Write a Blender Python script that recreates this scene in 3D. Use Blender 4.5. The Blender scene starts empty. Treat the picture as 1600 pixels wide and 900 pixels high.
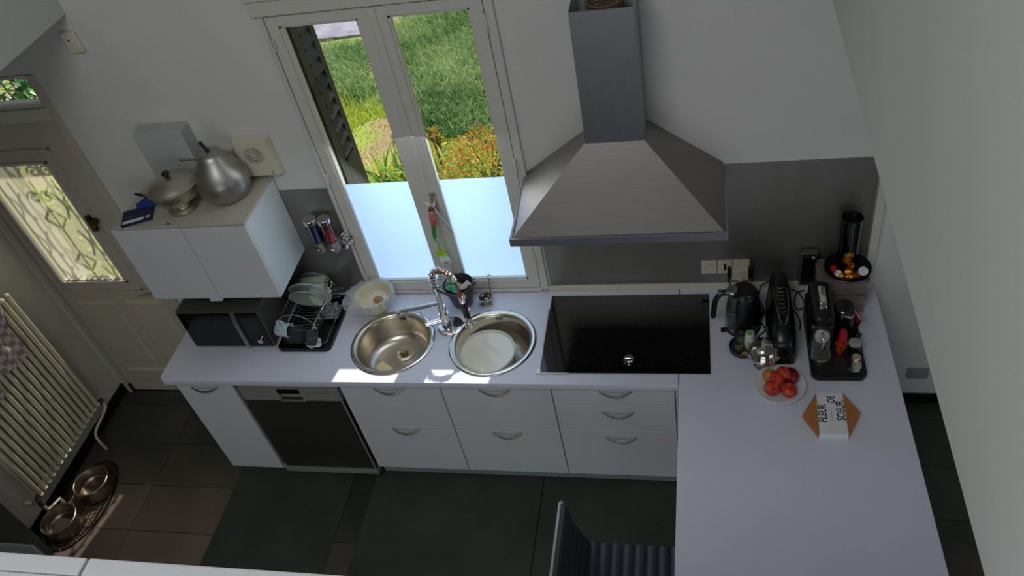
import bpy, bmesh, math, random
import numpy as np
from mathutils import Vector, Matrix, Euler
random.seed(7); np.random.seed(7)
SC = bpy.context.scene
COL = SC.collection
PI = math.pi

# ---------------------------------------------------------------- camera
cam_d = bpy.data.cameras.new('camera'); cam = bpy.data.objects.new('camera', cam_d); COL.objects.link(cam)
cam.location = (2.227, -3.027, 3.862)
_p, _y, _r = math.radians(-42.767), math.radians(-18.133), math.radians(-13.508)
_fw = Vector((math.sin(_y)*math.cos(_p), math.cos(_y)*math.cos(_p), math.sin(_p)))
_rt = _fw.cross(Vector((0, 0, 1))).normalized(); _up = _rt.cross(_fw)
_r2 = math.cos(_r)*_rt + math.sin(_r)*_up; _u2 = -math.sin(_r)*_rt + math.cos(_r)*_up
M3 = Matrix((_r2, _u2, -_fw)).transposed()
cam.rotation_euler = M3.to_euler()
cam_d.sensor_width = 36.0; cam_d.sensor_fit = 'HORIZONTAL'
cam_d.lens = 1282.4/1600*36.0
cam_d.clip_start = 0.05
SC.camera = cam

# ---------------------------------------------------------------- world, sun, area lights, exposure
W = bpy.data.worlds.new('sky'); SC.world = W; W.use_nodes = True
_n = W.node_tree.nodes; _l = W.node_tree.links; _n.clear()
_o = _n.new('ShaderNodeOutputWorld'); _b = _n.new('ShaderNodeBackground'); _s = _n.new('ShaderNodeTexSky')
_s.sky_type = 'NISHITA'; _s.sun_disc = False; _s.sun_elevation = math.radians(50); _s.sun_rotation = math.radians(10)
_l.new(_s.outputs[0], _b.inputs[0]); _b.inputs[1].default_value = 0.10
_l.new(_b.outputs[0], _o.inputs[0])

def sun_light(direction, strength, color, angle):
    d = bpy.data.lights.new('sun', 'SUN'); d.energy = strength; d.color = color; d.angle = angle
    o = bpy.data.objects.new('sun', d); COL.objects.link(o)
    o.rotation_euler = Vector(direction).to_track_quat('-Z', 'Y').to_euler(); o.location = (1, 4, 6)
sun_light((-.105, -.60, -.78), 5.2, (1, .95, .86), math.radians(.6))

def area(name, loc, target, sx, sy, power, color):
    d = bpy.data.lights.new(name, 'AREA'); d.shape = 'RECTANGLE'; d.size = sx; d.size_y = sy; d.energy = power; d.color = color
    o = bpy.data.objects.new(name, d); COL.objects.link(o); o.location = loc
    o.rotation_euler = (Vector(target)-Vector(loc)).to_track_quat('-Z', 'Y').to_euler()
area('overhead_fill', (1.1, -3.6, 5.1), (1.1, -1.4, 0), 1.6, 1.2, 41, (.97, .98, 1))       # fill lamp added under the closed ceiling for assumed daylight from above
area('rear_room_fill', (1.6, -5.4, 1.3), (1.6, 0, .9), 2.6, 1.9, 15, (.95, .97, 1))          # soft fill added at the far end, lights the drawer fronts
area('side_room_fill', (4.6, -2.6, 1.4), (3.4, -.2, .6), 1.4, 1.4, 5.5, (.88, .94, 1))           # fill lamp added to brighten the room past the peninsula
area('kitchen_window_light', (.93, .09, 1.75), (.93, -2, .3), .78, 1.5, 7, (.92, .97, 1))      # sky light entering by the kitchen window

SC.view_settings.view_transform = 'Standard'; SC.view_settings.look = 'None'
SC.view_settings.exposure = 0.0; SC.view_settings.gamma = 1.0; SC.view_settings.use_curve_mapping = False

# ---------------------------------------------------------------- materials
def hx(s):
    v = [int(s[i:i+2], 16)/255 for i in (0, 2, 4)]
    return tuple((c/12.92 if c <= .04045 else ((c+.055)/1.055)**2.4) for c in v) + (1,)

def new_mat(name):
    m = bpy.data.materials.new(name); m.use_nodes = True; nt = m.node_tree
    return m, nt, nt.nodes['Principled BSDF']

def mat(name, col, rough=.5, metal=0, var=0.0, vscale=6, bump=0.0, bscale=40, stretch=(1, 1, 1), col2=None, coat=0, spec=None, thresh=None, rvar=0):
    """plain surface with optional noise colour variation and bump"""
    m, nt, b = new_mat(name)
    c = hx(col)
    b.inputs['Base Color'].default_value = c; b.inputs['Roughness'].default_value = rough; b.inputs['Metallic'].default_value = metal
    if coat: b.inputs['Coat Weight'].default_value = coat; b.inputs['Coat Roughness'].default_value = .05
    if spec is not None: b.inputs['Specular IOR Level'].default_value = spec
    if var or bump or col2 or rvar:
        g = nt.nodes.new('ShaderNodeNewGeometry'); mp = nt.nodes.new('ShaderNodeMapping'); mp.inputs['Scale'].default_value = stretch
        nt.links.new(g.outputs['Position'], mp.inputs[0])
    if var or col2:
        n = nt.nodes.new('ShaderNodeTexNoise'); n.inputs['Scale'].default_value = vscale; n.inputs['Detail'].default_value = 5
        nt.links.new(mp.outputs[0], n.inputs[0])
        r = nt.nodes.new('ShaderNodeValToRGB')
        lo, hi = thresh if thresh else (.3, .7)
        r.color_ramp.elements[0].position = lo; r.color_ramp.elements[1].position = hi
        c2 = hx(col2) if col2 else tuple(min(1, x*(1+var)) for x in c[:3])+(1,)
        c1 = c if col2 else tuple(x*(1-var) for x in c[:3])+(1,)
        r.color_ramp.elements[0].color = c1; r.color_ramp.elements[1].color = c2
        nt.links.new(n.outputs[0], r.inputs[0]); nt.links.new(r.outputs[0], b.inputs['Base Color'])
    if rvar:
        n = nt.nodes.new('ShaderNodeTexNoise'); n.inputs['Scale'].default_value = bscale; nt.links.new(mp.outputs[0], n.inputs[0])
        mr = nt.nodes.new('ShaderNodeMapRange'); mr.inputs['To Min'].default_value = max(0, rough-rvar); mr.inputs['To Max'].default_value = rough+rvar
        nt.links.new(n.outputs[0], mr.inputs[0]); nt.links.new(mr.outputs[0], b.inputs['Roughness'])
    if bump:
        n = nt.nodes.new('ShaderNodeTexNoise'); n.inputs['Scale'].default_value = bscale; n.inputs['Detail'].default_value = 4
        nt.links.new(mp.outputs[0], n.inputs[0])
        bp = nt.nodes.new('ShaderNodeBump'); bp.inputs['Strength'].default_value = bump; bp.inputs['Distance'].default_value = .01
        nt.links.new(n.outputs[0], bp.inputs['Height']); nt.links.new(bp.outputs[0], b.inputs['Normal'])
    return m

def glass_mat(name, tint=(1, 1, 1, 1), gloss=.06, rough=.02, mx_=.35, blend=.12):
    m = bpy.data.materials.new(name); m.use_nodes = True; nt = m.node_tree; nt.nodes.clear()
    o = nt.nodes.new('ShaderNodeOutputMaterial'); t = nt.nodes.new('ShaderNodeBsdfTransparent'); g = nt.nodes.new('ShaderNodeBsdfGlossy')
    t.inputs[0].default_value = tint; g.inputs['Roughness'].default_value = rough
    f = nt.nodes.new('ShaderNodeLayerWeight'); f.inputs[0].default_value = blend
    mr = nt.nodes.new('ShaderNodeMapRange'); mr.inputs['To Min'].default_value = gloss; mr.inputs['To Max'].default_value = mx_
    mx = nt.nodes.new('ShaderNodeMixShader')
    nt.links.new(f.outputs['Fresnel'], mr.inputs[0]); nt.links.new(mr.outputs[0], mx.inputs[0])
    nt.links.new(t.outputs[0], mx.inputs[1]); nt.links.new(g.outputs[0], mx.inputs[2]); nt.links.new(mx.outputs[0], o.inputs[0])
    return m

def film_mat(name, col, clear=0.0, diff=.25):
    """frosted film: translucent, a little diffuse, optional see-through share"""
    m = bpy.data.materials.new(name); m.use_nodes = True; nt = m.node_tree; nt.nodes.clear()
    o = nt.nodes.new('ShaderNodeOutputMaterial'); a = nt.nodes.new('ShaderNodeBsdfTranslucent'); d = nt.nodes.new('ShaderNodeBsdfDiffuse'); t = nt.nodes.new('ShaderNodeBsdfTransparent')
    a.inputs[0].default_value = hx(col); d.inputs[0].default_value = hx(col)
    x = nt.nodes.new('ShaderNodeMixShader'); x.inputs[0].default_value = diff
    y = nt.nodes.new('ShaderNodeMixShader'); y.inputs[0].default_value = clear
    nt.links.new(a.outputs[0], x.inputs[1]); nt.links.new(d.outputs[0], x.inputs[2])
    nt.links.new(x.outputs[0], y.inputs[1]); nt.links.new(t.outputs[0], y.inputs[2]); nt.links.new(y.outputs[0], o.inputs[0])
    return m

def steel_mat(name, col, rough, stretch, amount=.15):
    return mat(name, col, rough, 1, var=.03, vscale=3, bump=amount, bscale=14, stretch=stretch, rvar=.05)

m_wall = mat('wall_paint', 'd2d2cf', .85, var=.03, vscale=2.5, bump=.08, bscale=14)
m_wall_left = mat('side_wall_paint', 'cfccc2', .8, var=.04, vscale=3, bump=.06, bscale=12)
m_wall_side = mat('upper_wall_paint', 'c9cac7', .85, var=.02, vscale=1.5, bump=.04, bscale=10)
m_white_paint = mat('white_joinery_paint', 'cbc9c1', .45, var=.03, vscale=8)
m_door_paint = mat('door_paint', 'c4b7a8', .55, var=.05, vscale=4, col2='b9b5a6')
m_laminate = mat('white_worktop_laminate', 'd6d8e6', .38, var=.015, vscale=5, bump=.02, bscale=60)
m_front = mat('white_cabinet_front', 'd3d5d8', .32, var=.01, vscale=3)
m_cab_side = mat('pale_cabinet_side', 'd5e0e4', .35, var=.01)
m_cab_top = mat('greige_cabinet_top', 'b7b3a8', .6, var=.06, vscale=8)
m_black = mat('black_plastic', '090a0c', .30)
m_black_matte = mat('black_matte', '0c0c0e', .7)
m_gap = mat('dark_gap', '060606', .9)
m_chrome = mat('chrome', 'e2e2e2', .08, 1)
m_steel_v = steel_mat('brushed_steel_vertical', '9a9aa0', .34, (30, 30, 1.2))
m_steel_h = steel_mat('brushed_steel_hood', '8d8986', .42, (1.2, 30, 30), .012)
m_steel_chim = steel_mat('brushed_steel_chimney', '95969b', .42, (30, 30, 1.2), .012)
m_splash = mat('brushed_steel_splashback', '96948f', .42, .85, var=.05, vscale=2, stretch=(6, 6, .6), bump=.012, bscale=30)
m_steel_dw = mat('dishwasher_steel', '5c5c54', .36, .75, var=.04)
m_steel_panel = mat('dishwasher_panel_steel', '9c9c94', .5, .3)
m_sink = mat('sink_steel', 'd2cabb', .28, 1, var=.06, vscale=20, bump=.05, bscale=80)
m_rim = mat('polished_sink_rim', 'd9d6cf', .16, 1)
m_alu = mat('dull_aluminium', 'b0aea8', .40, 1, var=.07, vscale=9, bump=.02, bscale=90)
m_silver = mat('chased_silver', 'd6cfba', .26, 1, var=.25, vscale=45, bump=.5, bscale=60)
m_silver_plain = mat('plain_silver', 'c4beb0', .36, .9, var=.05)
m_globe = mat('hammered_silver', 'c8c3b6', .12, 1, bump=.12, bscale=30)
m_cream_enamel = mat('cream_enamel', 'd8d1b6', .4, var=.03)
m_cream_plastic = mat('cream_plastic', 'd0ccb8', .5)
m_ivory = mat('ivory_socket', 'd6d2bc', .45)
m_hobglass = mat('hob_glass', '030304', .06, spec=.7)
m_micro = mat('microwave_grey', '5b5a52', .4, .4)
m_micro_glass = mat('microwave_glass', '040504', .14)
def slate_mat(name, k):
    """green-black slate that runs into brown slate over the room"""
    m, nt, b = new_mat(name); N = nt.nodes.new; L = nt.links.new
    g = N('ShaderNodeNewGeometry'); sp = N('ShaderNodeSeparateXYZ'); L(g.outputs['Position'], sp.inputs[0])
    n = N('ShaderNodeTexNoise'); n.inputs['Scale'].default_value = 2.2; n.inputs['Detail'].default_value = 7; n.inputs['Distortion'].default_value = .6; L(g.outputs['Position'], n.inputs[0])
    my = N('ShaderNodeMapRange'); my.inputs['From Min'].default_value = -.35; my.inputs['From Max'].default_value = -.95; my.inputs['To Min'].default_value = -.35; my.inputs['To Max'].default_value = .40; L(sp.outputs['Y'], my.inputs[0])
    mx = N('ShaderNodeMapRange'); mx.inputs['From Min'].default_value = -.5; mx.inputs['From Max'].default_value = .3; mx.inputs['To Min'].default_value = 0; mx.inputs['To Max'].default_value = -.6; L(sp.outputs['X'], mx.inputs[0])
    a = N('ShaderNodeMath'); L(n.outputs[0], a.inputs[0]); L(my.outputs[0], a.inputs[1])
    a2 = N('ShaderNodeMath'); a2.use_clamp = True; L(a.outputs[0], a2.inputs[0]); L(mx.outputs[0], a2.inputs[1])
    r = N('ShaderNodeValToRGB'); r.color_ramp.elements[0].position = .15; r.color_ramp.elements[1].position = .95
    r.color_ramp.elements[0].color = tuple(c*k for c in hx('3f423a')[:3])+(1,); r.color_ramp.elements[1].color = tuple(c*k for c in hx('76665b')[:3])+(1,)
    L(a2.outputs[0], r.inputs[0]); L(r.outputs[0], b.inputs['Base Color']); b.inputs['Roughness'].default_value = .42
    n2 = N('ShaderNodeTexNoise'); n2.inputs['Scale'].default_value = 14; n2.inputs['Detail'].default_value = 6; L(g.outputs['Position'], n2.inputs[0])
    bp = N('ShaderNodeBump'); bp.inputs['Strength'].default_value = .35; bp.inputs['Distance'].default_value = .008; L(n2.outputs[0], bp.inputs['Height']); L(bp.outputs[0], b.inputs['Normal'])
    return m
m_slate = slate_mat('slate_tile', 1.0); m_slate2 = slate_mat('slate_tile_dark', .84); m_slate3 = slate_mat('slate_tile_light', 1.15)
m_grout = mat('dark_grout', '423e39', .9)
m_mat = mat('dark_green_floor_mat', '40443b', .85, var=.22, vscale=3, bump=.1, bscale=120)
m_skirt = mat('black_skirting', '101210', .35, var=.2)
m_leather = mat('black_leather', '333842', .42, bump=.08, bscale=90)
m_iron = mat('dark_iron', '17140f', .6)
m_shutter = mat('dark_painted_shutter', '262625', .55, var=.08)
m_white_ceramic = mat('white_ceramic', 'dfe3e6', .18, coat=.4)
m_grey_ceramic = mat('pale_green_ceramic', 'b9c4b7', .25, coat=.3)
m_blue_mug = mat('pale_blue_ceramic', 'bfd3df', .2, coat=.4)
m_dark_plastic = mat('charcoal_plastic', '34363a', .45)
m_paper = mat('white_paper', 'e0e1e2', .8)
m_ink = mat('black_ink', '0b0d16', .7)
m_card = mat('brown_kraft_card', 'a9713a', .8, var=.05, vscale=30)
m_navy = mat('navy_print', '0d1838', .5)
m_blue = mat('blue_print', '1c3a8c', .5)
m_red = mat('glossy_red', 'b3121c', .25, coat=.4)
m_gold = mat('gold_foil', 'd08a22', .28, .85)
m_gold2 = mat('copper_foil', 'a8581e', .3, .85)
m_green_lid = mat('green_plastic', '6fae32', .4)
m_white_plastic = mat('white_plastic', 'dfe0df', .4)
m_glass = glass_mat('clear_glass')
m_jar = glass_mat('jar_glass', (.94, .96, .94, 1), .05, .04, .6, .2)
m_jar2 = glass_mat('bright_edged_glass', (.45, .46, .45, 1), .06, .12, .95, .55)
m_purple = glass_mat('purple_liquid', (.16, .07, .45, 1), .08, .08)
m_magenta = glass_mat('magenta_liquid', (.75, .05, .22, 1), .08, .08)
m_bag = film_mat('thin_white_bag', 'f4f7fa', .62, .6)
m_tub = film_mat('frosted_tub_plastic', 'b3a6a0', .62, .7)
m_film = film_mat('frosted_window_film', '98b6dc', 0.0, .12)
m_doorfilm = film_mat('frosted_door_glass', 'cfcbb0', .62, .12)
m_bright = mat('satin_bright_metal', 'd8d8d8', .35, .6)
m_cup = mat('polished_cup_steel', 'd2cdbc', .22, 1)
m_handle = mat('satin_steel_handle', '9c978b', .28, 1)
m_rubber = mat('copper_hose', '8a5a35', .4, .5)
m_apple = mat('apple_red', 'b51f14', .3, vscale=26, col2='d97a3a', thresh=(.45, .8))
m_apple_g = mat('apple_yellow_green', '9fae3a', .35, vscale=12, col2='cf5b2c', thresh=(.45, .6))
m_apple_d = mat('apple_dark_red', '7d0f16', .3, var=.2, vscale=20)
m_apple_stem = mat('apple_stem', '3a2a18', .8)
m_cloth = mat('checked_towel_cloth', 'c9b7b4', .95, bump=.2, bscale=60)
m_soil = mat('garden_soil', 'a8946e', .95, vscale=2.2, col2='9fb050', thresh=(.42, .55), bump=.5, bscale=25)
m_path = mat('pale_garden_path', '8d8b98', .9, vscale=7, col2='b3b0bd')
m_water = mat('milky_dish_water', 'f0ebd8', .12, coat=.5)
m_rice = mat('peelings', 'd9ccb2', .7, var=.2, vscale=60)
m_foodbrown = mat('brown_peel', 'a87a55', .7, var=.2, vscale=60)

# towel: woven check
def check_mat():
    m, nt, b = new_mat('woven_check_towel'); g = nt.nodes.new('ShaderNodeNewGeometry')
    mp = nt.nodes.new('ShaderNodeMapping'); mp.inputs['Scale'].default_value = (1, 28, 28); nt.links.new(g.outputs['Position'], mp.inputs[0])
    br = nt.nodes.new('ShaderNodeTexChecker'); br.inputs['Scale'].default_value = 1; br.inputs['Color1'].default_value = hx('cfc2bf'); br.inputs['Color2'].default_value = hx('9c8488')
    nt.links.new(mp.outputs[0], br.inputs[0]); nt.links.new(br.outputs[0], b.inputs['Base Color']); b.inputs['Roughness'].default_value = .95
    return m
m_towel = check_mat()

# ---------------------------------------------------------------- geometry helpers
WL = {}           # accumulated world location of unrotated parents

def tag(o, label=None, cat=None, group=None, kind=None):
    if label: o['label'] = label
    if cat: o['category'] = cat
    if group: o['group'] = group
    if kind: o['kind'] = kind
    return o

def thing(name, loc, label=None, cat=None, group=None, rz=0, kind=None):
    o = bpy.data.objects.new(name, None); COL.objects.link(o); o.location = loc; o.rotation_euler = (0, 0, rz)
    o.empty_display_size = .05; WL[o] = Vector(loc)
    return tag(o, label, cat, group, kind)

class G:
    """geometry collector; several simple shapes become one mesh object"""
    def __init__(s): s.v = []; s.f = []; s.mi = []; s.cur = 0
    def add(s, vs, fs):
        k = len(s.v); s.v += [tuple(v) for v in vs]; s.f += [tuple(i+k for i in f) for f in fs]; s.mi += [s.cur]*len(fs); return s
    def m(s, i): s.cur = i; return s
    def box(s, x0, x1, y0, y1, z0, z1):
        x0, x1 = min(x0, x1), max(x0, x1); y0, y1 = min(y0, y1), max(y0, y1); z0, z1 = min(z0, z1), max(z0, z1)
        return s.add([(x0, y0, z0), (x1, y0, z0), (x1, y1, z0), (x0, y1, z0), (x0, y0, z1), (x1, y0, z1), (x1, y1, z1), (x0, y1, z1)],
                     [(0, 3, 2, 1), (4, 5, 6, 7), (0, 1, 5, 4), (1, 2, 6, 5), (2, 3, 7, 6), (3, 0, 4, 7)])
    def prism(s, pts, z0, z1):
        n = len(pts)
        return s.add([(x, y, z0) for x, y in pts]+[(x, y, z1) for x, y in pts],
                     [tuple(range(n))[::-1], tuple(range(n, 2*n))]+[(i, (i+1) % n, (i+1) % n+n, i+n) for i in range(n)])
    def lathe(s, prof, c=(0, 0, 0), n=32, axis=None, sx=1, sy=1):
        vs = []; fs = []; rings = []
        for r, z in prof:
            if r < 1e-6: rings.append([len(vs)]); vs.append(Vector((0, 0, z)))
            else:
                rings.append(list(range(len(vs), len(vs)+n)))
                vs += [Vector((r*sx*math.cos(2*PI*i/n), r*sy*math.sin(2*PI*i/n), z)) for i in range(n)]
        for a, b in zip(rings, rings[1:]):
            if len(a) == 1 and len(b) == 1: continue
            for i in range(n):
                j = (i+1) % n
                if len(a) == 1: fs.append((a[0], b[j], b[i]))
                elif len(b) == 1: fs.append((a[i], a[j], b[0]))
                else: fs.append((a[i], a[j], b[j], b[i]))
        if axis is not None:
            q = Vector((0, 0, 1)).rotation_difference(Vector(axis).normalized()); vs = [q @ v for v in vs]
        return s.add([v+Vector(c) for v in vs], fs)
    def cyl(s, c, r, h, n=24, axis=None, r2=None):
        return s.lathe([(0, 0), (r, 0), (r if r2 is None else r2, h), (0, h)], c, n, axis)
    def tube(s, pts, r, n=8, closed=False, caps=True):
        P = [Vector(p) for p in pts]; k = len(P); R = r if isinstance(r, (list, tuple)) else [r]*k
        T = []
        for i in range(k):
            if closed: t = P[(i+1) % k]-P[i-1]
            else: t = P[min(i+1, k-1)]-P[max(i-1, 0)]
            T.append(t.normalized() if t.length > 1e-9 else Vector((0, 0, 1)))
        up = Vector((0, 0, 1)) if abs(T[0].z) < .9 else Vector((1, 0, 0))
        u = T[0].cross(up).normalized(); vs = []
        for i in range(k):
            u = (u-T[i]*u.dot(T[i]))
            u = u.normalized() if u.length > 1e-6 else T[i].orthogonal().normalized()
            w = T[i].cross(u)
            for j in range(n):
                a = 2*PI*j/n; vs.append(P[i]+R[i]*(math.cos(a)*u+math.sin(a)*w))
        fs = []
        for i in range(k if closed else k-1):
            for j in range(n):
                a = i*n+j; b = i*n+(j+1) % n; c = ((i+1) % k)*n+(j+1) % n; d = ((i+1) % k)*n+j
                fs.append((a, b, c, d))
        if caps and not closed: fs += [tuple(range(n))[::-1], tuple(range((k-1)*n, k*n))]
        return s.add(vs, fs)
    def ball(s, c, r, n=16, sx=1, sy=1, sz=1):
        m = n//2; return s.lathe([(r*math.sin(PI*i/m), -r*sz*math.cos(PI*i/m)) for i in range(m+1)], c, n, None, sx, sy)
    def tri(s):
        return sum(len(f)-2 for f in s.f)

def build(name, g, mats, parent=None, world=True, smooth=False, bevel=0, seg=2, label=None, cat=None, group=None, kind=None, auto=None):
    if not isinstance(mats, (list, tuple)): mats = [mats]
    vs = [Vector(v) for v in g.v]
    if parent is not None:
        off = WL.get(parent, Vector((0, 0, 0))) if world else Vector((0, 0, 0)); loc = Vector((0, 0, 0))
    else:
        lo = Vector((min(v.x for v in vs), min(v.y for v in vs), min(v.z for v in vs))); hi = Vector((max(v.x for v in vs), max(v.y for v in vs), 0))
        off = Vector(((lo.x+hi.x)/2, (lo.y+hi.y)/2, lo.z)) if world else Vector((0, 0, 0)); loc = off
    me = bpy.data.meshes.new(name); me.from_pydata([v-off for v in vs], [], g.f)
    for m in mats: me.materials.append(m)
    if len(mats) > 1: me.polygons.foreach_set('material_index', g.mi)
    bm = bmesh.new(); bm.from_mesh(me); bmesh.ops.recalc_face_normals(bm, faces=bm.faces[:])
    if bevel:
        es = [e for e in bm.edges if len(e.link_faces) == 2 and e.calc_face_angle(0) > .6]
        bmesh.ops.bevel(bm, geom=es, offset=bevel, segments=seg, affect='EDGES', profile=.5, clamp_overlap=True)
    if smooth:
        lim = math.radians(auto if auto else 40)
        for f in bm.faces: f.smooth = True
        for e in bm.edges: e.smooth = len(e.link_faces) < 2 or e.calc_face_angle(0) < lim
    bm.to_mesh(me); bm.free()
    o = bpy.data.objects.new(name, me); COL.objects.link(o)
    if parent is not None: o.parent = parent; WL[o] = WL.get(parent, Vector((0, 0, 0))).copy()
    else: o.location = loc; WL[o] = loc.copy()
    return tag(o, label, cat, group, kind)

def B(name, x0, x1, y0, y1, z0, z1, m, parent=None, bevel=.002, **k):
    return build(name, G().box(x0, x1, y0, y1, z0, z1), m, parent, bevel=bevel, **k)

def kids(o): return [c for c in o.children]
def dup(root, loc, rz=None, label=None, group=None, scale=None):
    r = root.copy(); COL.objects.link(r); r.location = loc
    if rz is not None: r.rotation_euler = (0, 0, rz)
    if scale: r.scale = scale
    if label: r['label'] = label
    if group: r['group'] = group
    for ch in kids(root):
        c = ch.copy(); COL.objects.link(c); c.parent = r
        for g2 in kids(ch):
            d = g2.copy(); COL.objects.link(d); d.parent = c
    return r

def share(o, name, parent, loc, rot=None, scale=None):
    c = o.copy(); c.name = name; COL.objects.link(c); c.parent = parent; c.location = loc
    if rot: c.rotation_euler = rot
    if scale: c.scale = scale
    return c

def wall_holes(axis_y0, axis_y1, x0, x1, z0, z1, holes):
    xs = sorted({x0, x1, *[h[0] for h in holes], *[h[1] for h in holes]}); zs = sorted({z0, z1, *[h[2] for h in holes], *[h[3] for h in holes]})
    g = G(); nx, nz = len(xs)-1, len(zs)-1
    def solid(i, j):
        if i < 0 or j < 0 or i >= nx or j >= nz: return False
        cx, cz = (xs[i]+xs[i+1])/2, (zs[j]+zs[j+1])/2
        return not any(h[0] < cx < h[1] and h[2] < cz < h[3] for h in holes)
    a, b = axis_y0, axis_y1
    for i in range(nx):
        for j in range(nz):
            if not solid(i, j): continue
            X0, X1, Z0, Z1 = xs[i], xs[i+1], zs[j], zs[j+1]
            g.add([(X0, a, Z0), (X1, a, Z0), (X1, a, Z1), (X0, a, Z1)], [(0, 1, 2, 3)])
            g.add([(X0, b, Z0), (X1, b, Z0), (X1, b, Z1), (X0, b, Z1)], [(3, 2, 1, 0)])
            if not solid(i-1, j): g.add([(X0, a, Z0), (X0, a, Z1), (X0, b, Z1), (X0, b, Z0)], [(0, 1, 2, 3)])
            if not solid(i+1, j): g.add([(X1, a, Z0), (X1, b, Z0), (X1, b, Z1), (X1, a, Z1)], [(0, 1, 2, 3)])
            if not solid(i, j-1): g.add([(X0, a, Z0), (X0, b, Z0), (X1, b, Z0), (X1, a, Z0)], [(0, 1, 2, 3)])
            if not solid(i, j+1): g.add([(X0, a, Z1), (X1, a, Z1), (X1, b, Z1), (X0, b, Z1)], [(0, 1, 2, 3)])
    return g

def flat_shape(name, outer, holes, z0, z1, m, parent=None, bevel=.003, **k):
    """2D outline with holes, extruded (via a filled curve)"""
    cu = bpy.data.curves.new(name, 'CURVE'); cu.dimensions = '2D'; cu.fill_mode = 'BOTH'; cu.extrude = (z1-z0)/2-bevel; cu.bevel_depth = bevel; cu.bevel_resolution = 1; cu.offset = -bevel
    for pts in [outer]+holes:
        sp = cu.splines.new('POLY'); sp.points.add(len(pts)-1); sp.use_cyclic_u = True
        for p, q in zip(sp.points, pts): p.co = (q[0], q[1], 0, 1)
    t = bpy.data.objects.new('tmp', cu); COL.objects.link(t)
    bpy.context.view_layer.update()
    me = bpy.data.meshes.new_from_object(t.evaluated_get(bpy.context.evaluated_depsgraph_get()))
    bpy.data.objects.remove(t); bpy.data.curves.remove(cu)
    g = G(); g.add([(v.co.x, v.co.y, v.co.z+(z0+z1)/2) for v in me.vertices], [tuple(p.vertices) for p in me.polygons])
    bpy.data.meshes.remove(me)
    return build(name, g, m, parent, **k)

def text_obj(name, s, size, m, parent, M, depth=.0006, offset=0, sx=1):
    """flat lettering; M is the parent-local matrix that carries text space (x right, y up)"""
    cu = bpy.data.curves.new(name, 'FONT'); cu.body = s; cu.size = size; cu.extrude = depth; cu.align_x = 'LEFT'; cu.offset = offset
    t = bpy.data.objects.new('tmp', cu); COL.objects.link(t); bpy.context.view_layer.update()
    me = bpy.data.meshes.new_from_object(t.evaluated_get(bpy.context.evaluated_depsgraph_get()))
    bpy.data.objects.remove(t); bpy.data.curves.remove(cu)
    g = G(); g.add([M @ Vector((v.co.x*sx, v.co.y, v.co.z)) for v in me.vertices], [tuple(p.vertices) for p in me.polygons])
    bpy.data.meshes.remove(me)
    return build(name, g, m, parent, world=False)

def circ(cx, cy, r, n=48, a0=0): return [(cx+r*math.cos(a0+2*PI*i/n), cy+r*math.sin(a0+2*PI*i/n)) for i in range(n)]
def arc(c, r, a0, a1, n, f): return [f(c, r, a0+(a1-a0)*i/(n-1)) for i in range(n)]
def bez(P, n=16):
    """Catmull-Rom through the points"""
    P = [Vector(p) for p in P]; Q = [P[0]*2-P[1]]+P+[P[-1]*2-P[-2]]; out = []
    for i in range(1, len(Q)-2):
        for j in range(n):
            t = j/n; a, b, c, d = Q[i-1], Q[i], Q[i+1], Q[i+2]
            out.append(.5*((2*b)+(-a+c)*t+(2*a-5*b+4*c-d)*t*t+(-a+3*b-3*c+d)*t**3))
    out.append(P[-1]); return out
def rrect(x0, x1, y0, y1, r, n=6):
    o = []
    for cx, cy, a in ((x1-r, y1-r, 0), (x0+r, y1-r, PI/2), (x0+r, y0+r, PI), (x1-r, y0+r, 3*PI/2)):
        o += [(cx+r*math.cos(a+PI/2*i/n), cy+r*math.sin(a+PI/2*i/n)) for i in range(n+1)]
    return o

# ================================================================= SETTING
XL, YREAR = -1.64, -6.0
# floor
fl = build('floor', G().box(XL-.3, 6.2, -6.2, .3, -.12, -.006), m_grout, kind='structure')
tx, ty = .60, .30
tile_me = None; ntile = 0
y = 0.0
iy = 0
rowx = -1.05-2*tx
protos = []
for mi, mm in enumerate((m_slate, m_slate2, m_slate3)):
    g = G().box(-tx/2+.002, tx/2-.002, -ty/2+.002, ty/2-.002, -.008, 0)
    me_o = build('floor_tile', g, mm, fl, world=False, bevel=.0015, seg=1); protos.append(me_o)
used = [False]*3
for iy in range(9):
    cy = .18-.30*iy-.15+.0
    for ix in range(13):
        cx = -1.65-.3+tx*ix
        if cx-tx/2 > 5: continue
        x0 = max(cx-tx/2, XL)
        if cx+tx/2 <= XL: continue
        k = random.choice([0, 0, 1, 2]) if cx < -.2 else random.choice([0, 1, 1])
        if cx < -.2 and cy < -.62: k = random.choice([2, 2, 0])
        if cx < -.2 and cy > -.62: k = random.choice([1, 0, 1])
        p = protos[k]; lo = (cx-WL[fl].x, cy-WL[fl].y, 0-WL[fl].z)
        rz = random.choice([0, PI])
        if not used[k]: used[k] = True; p.location = lo; p.rotation_euler = (0, 0, rz)
        else: share(p, 'floor_tile', fl, lo, (random.uniform(-.0008, .0008), random.uniform(-.0008, .0008), rz))

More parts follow.
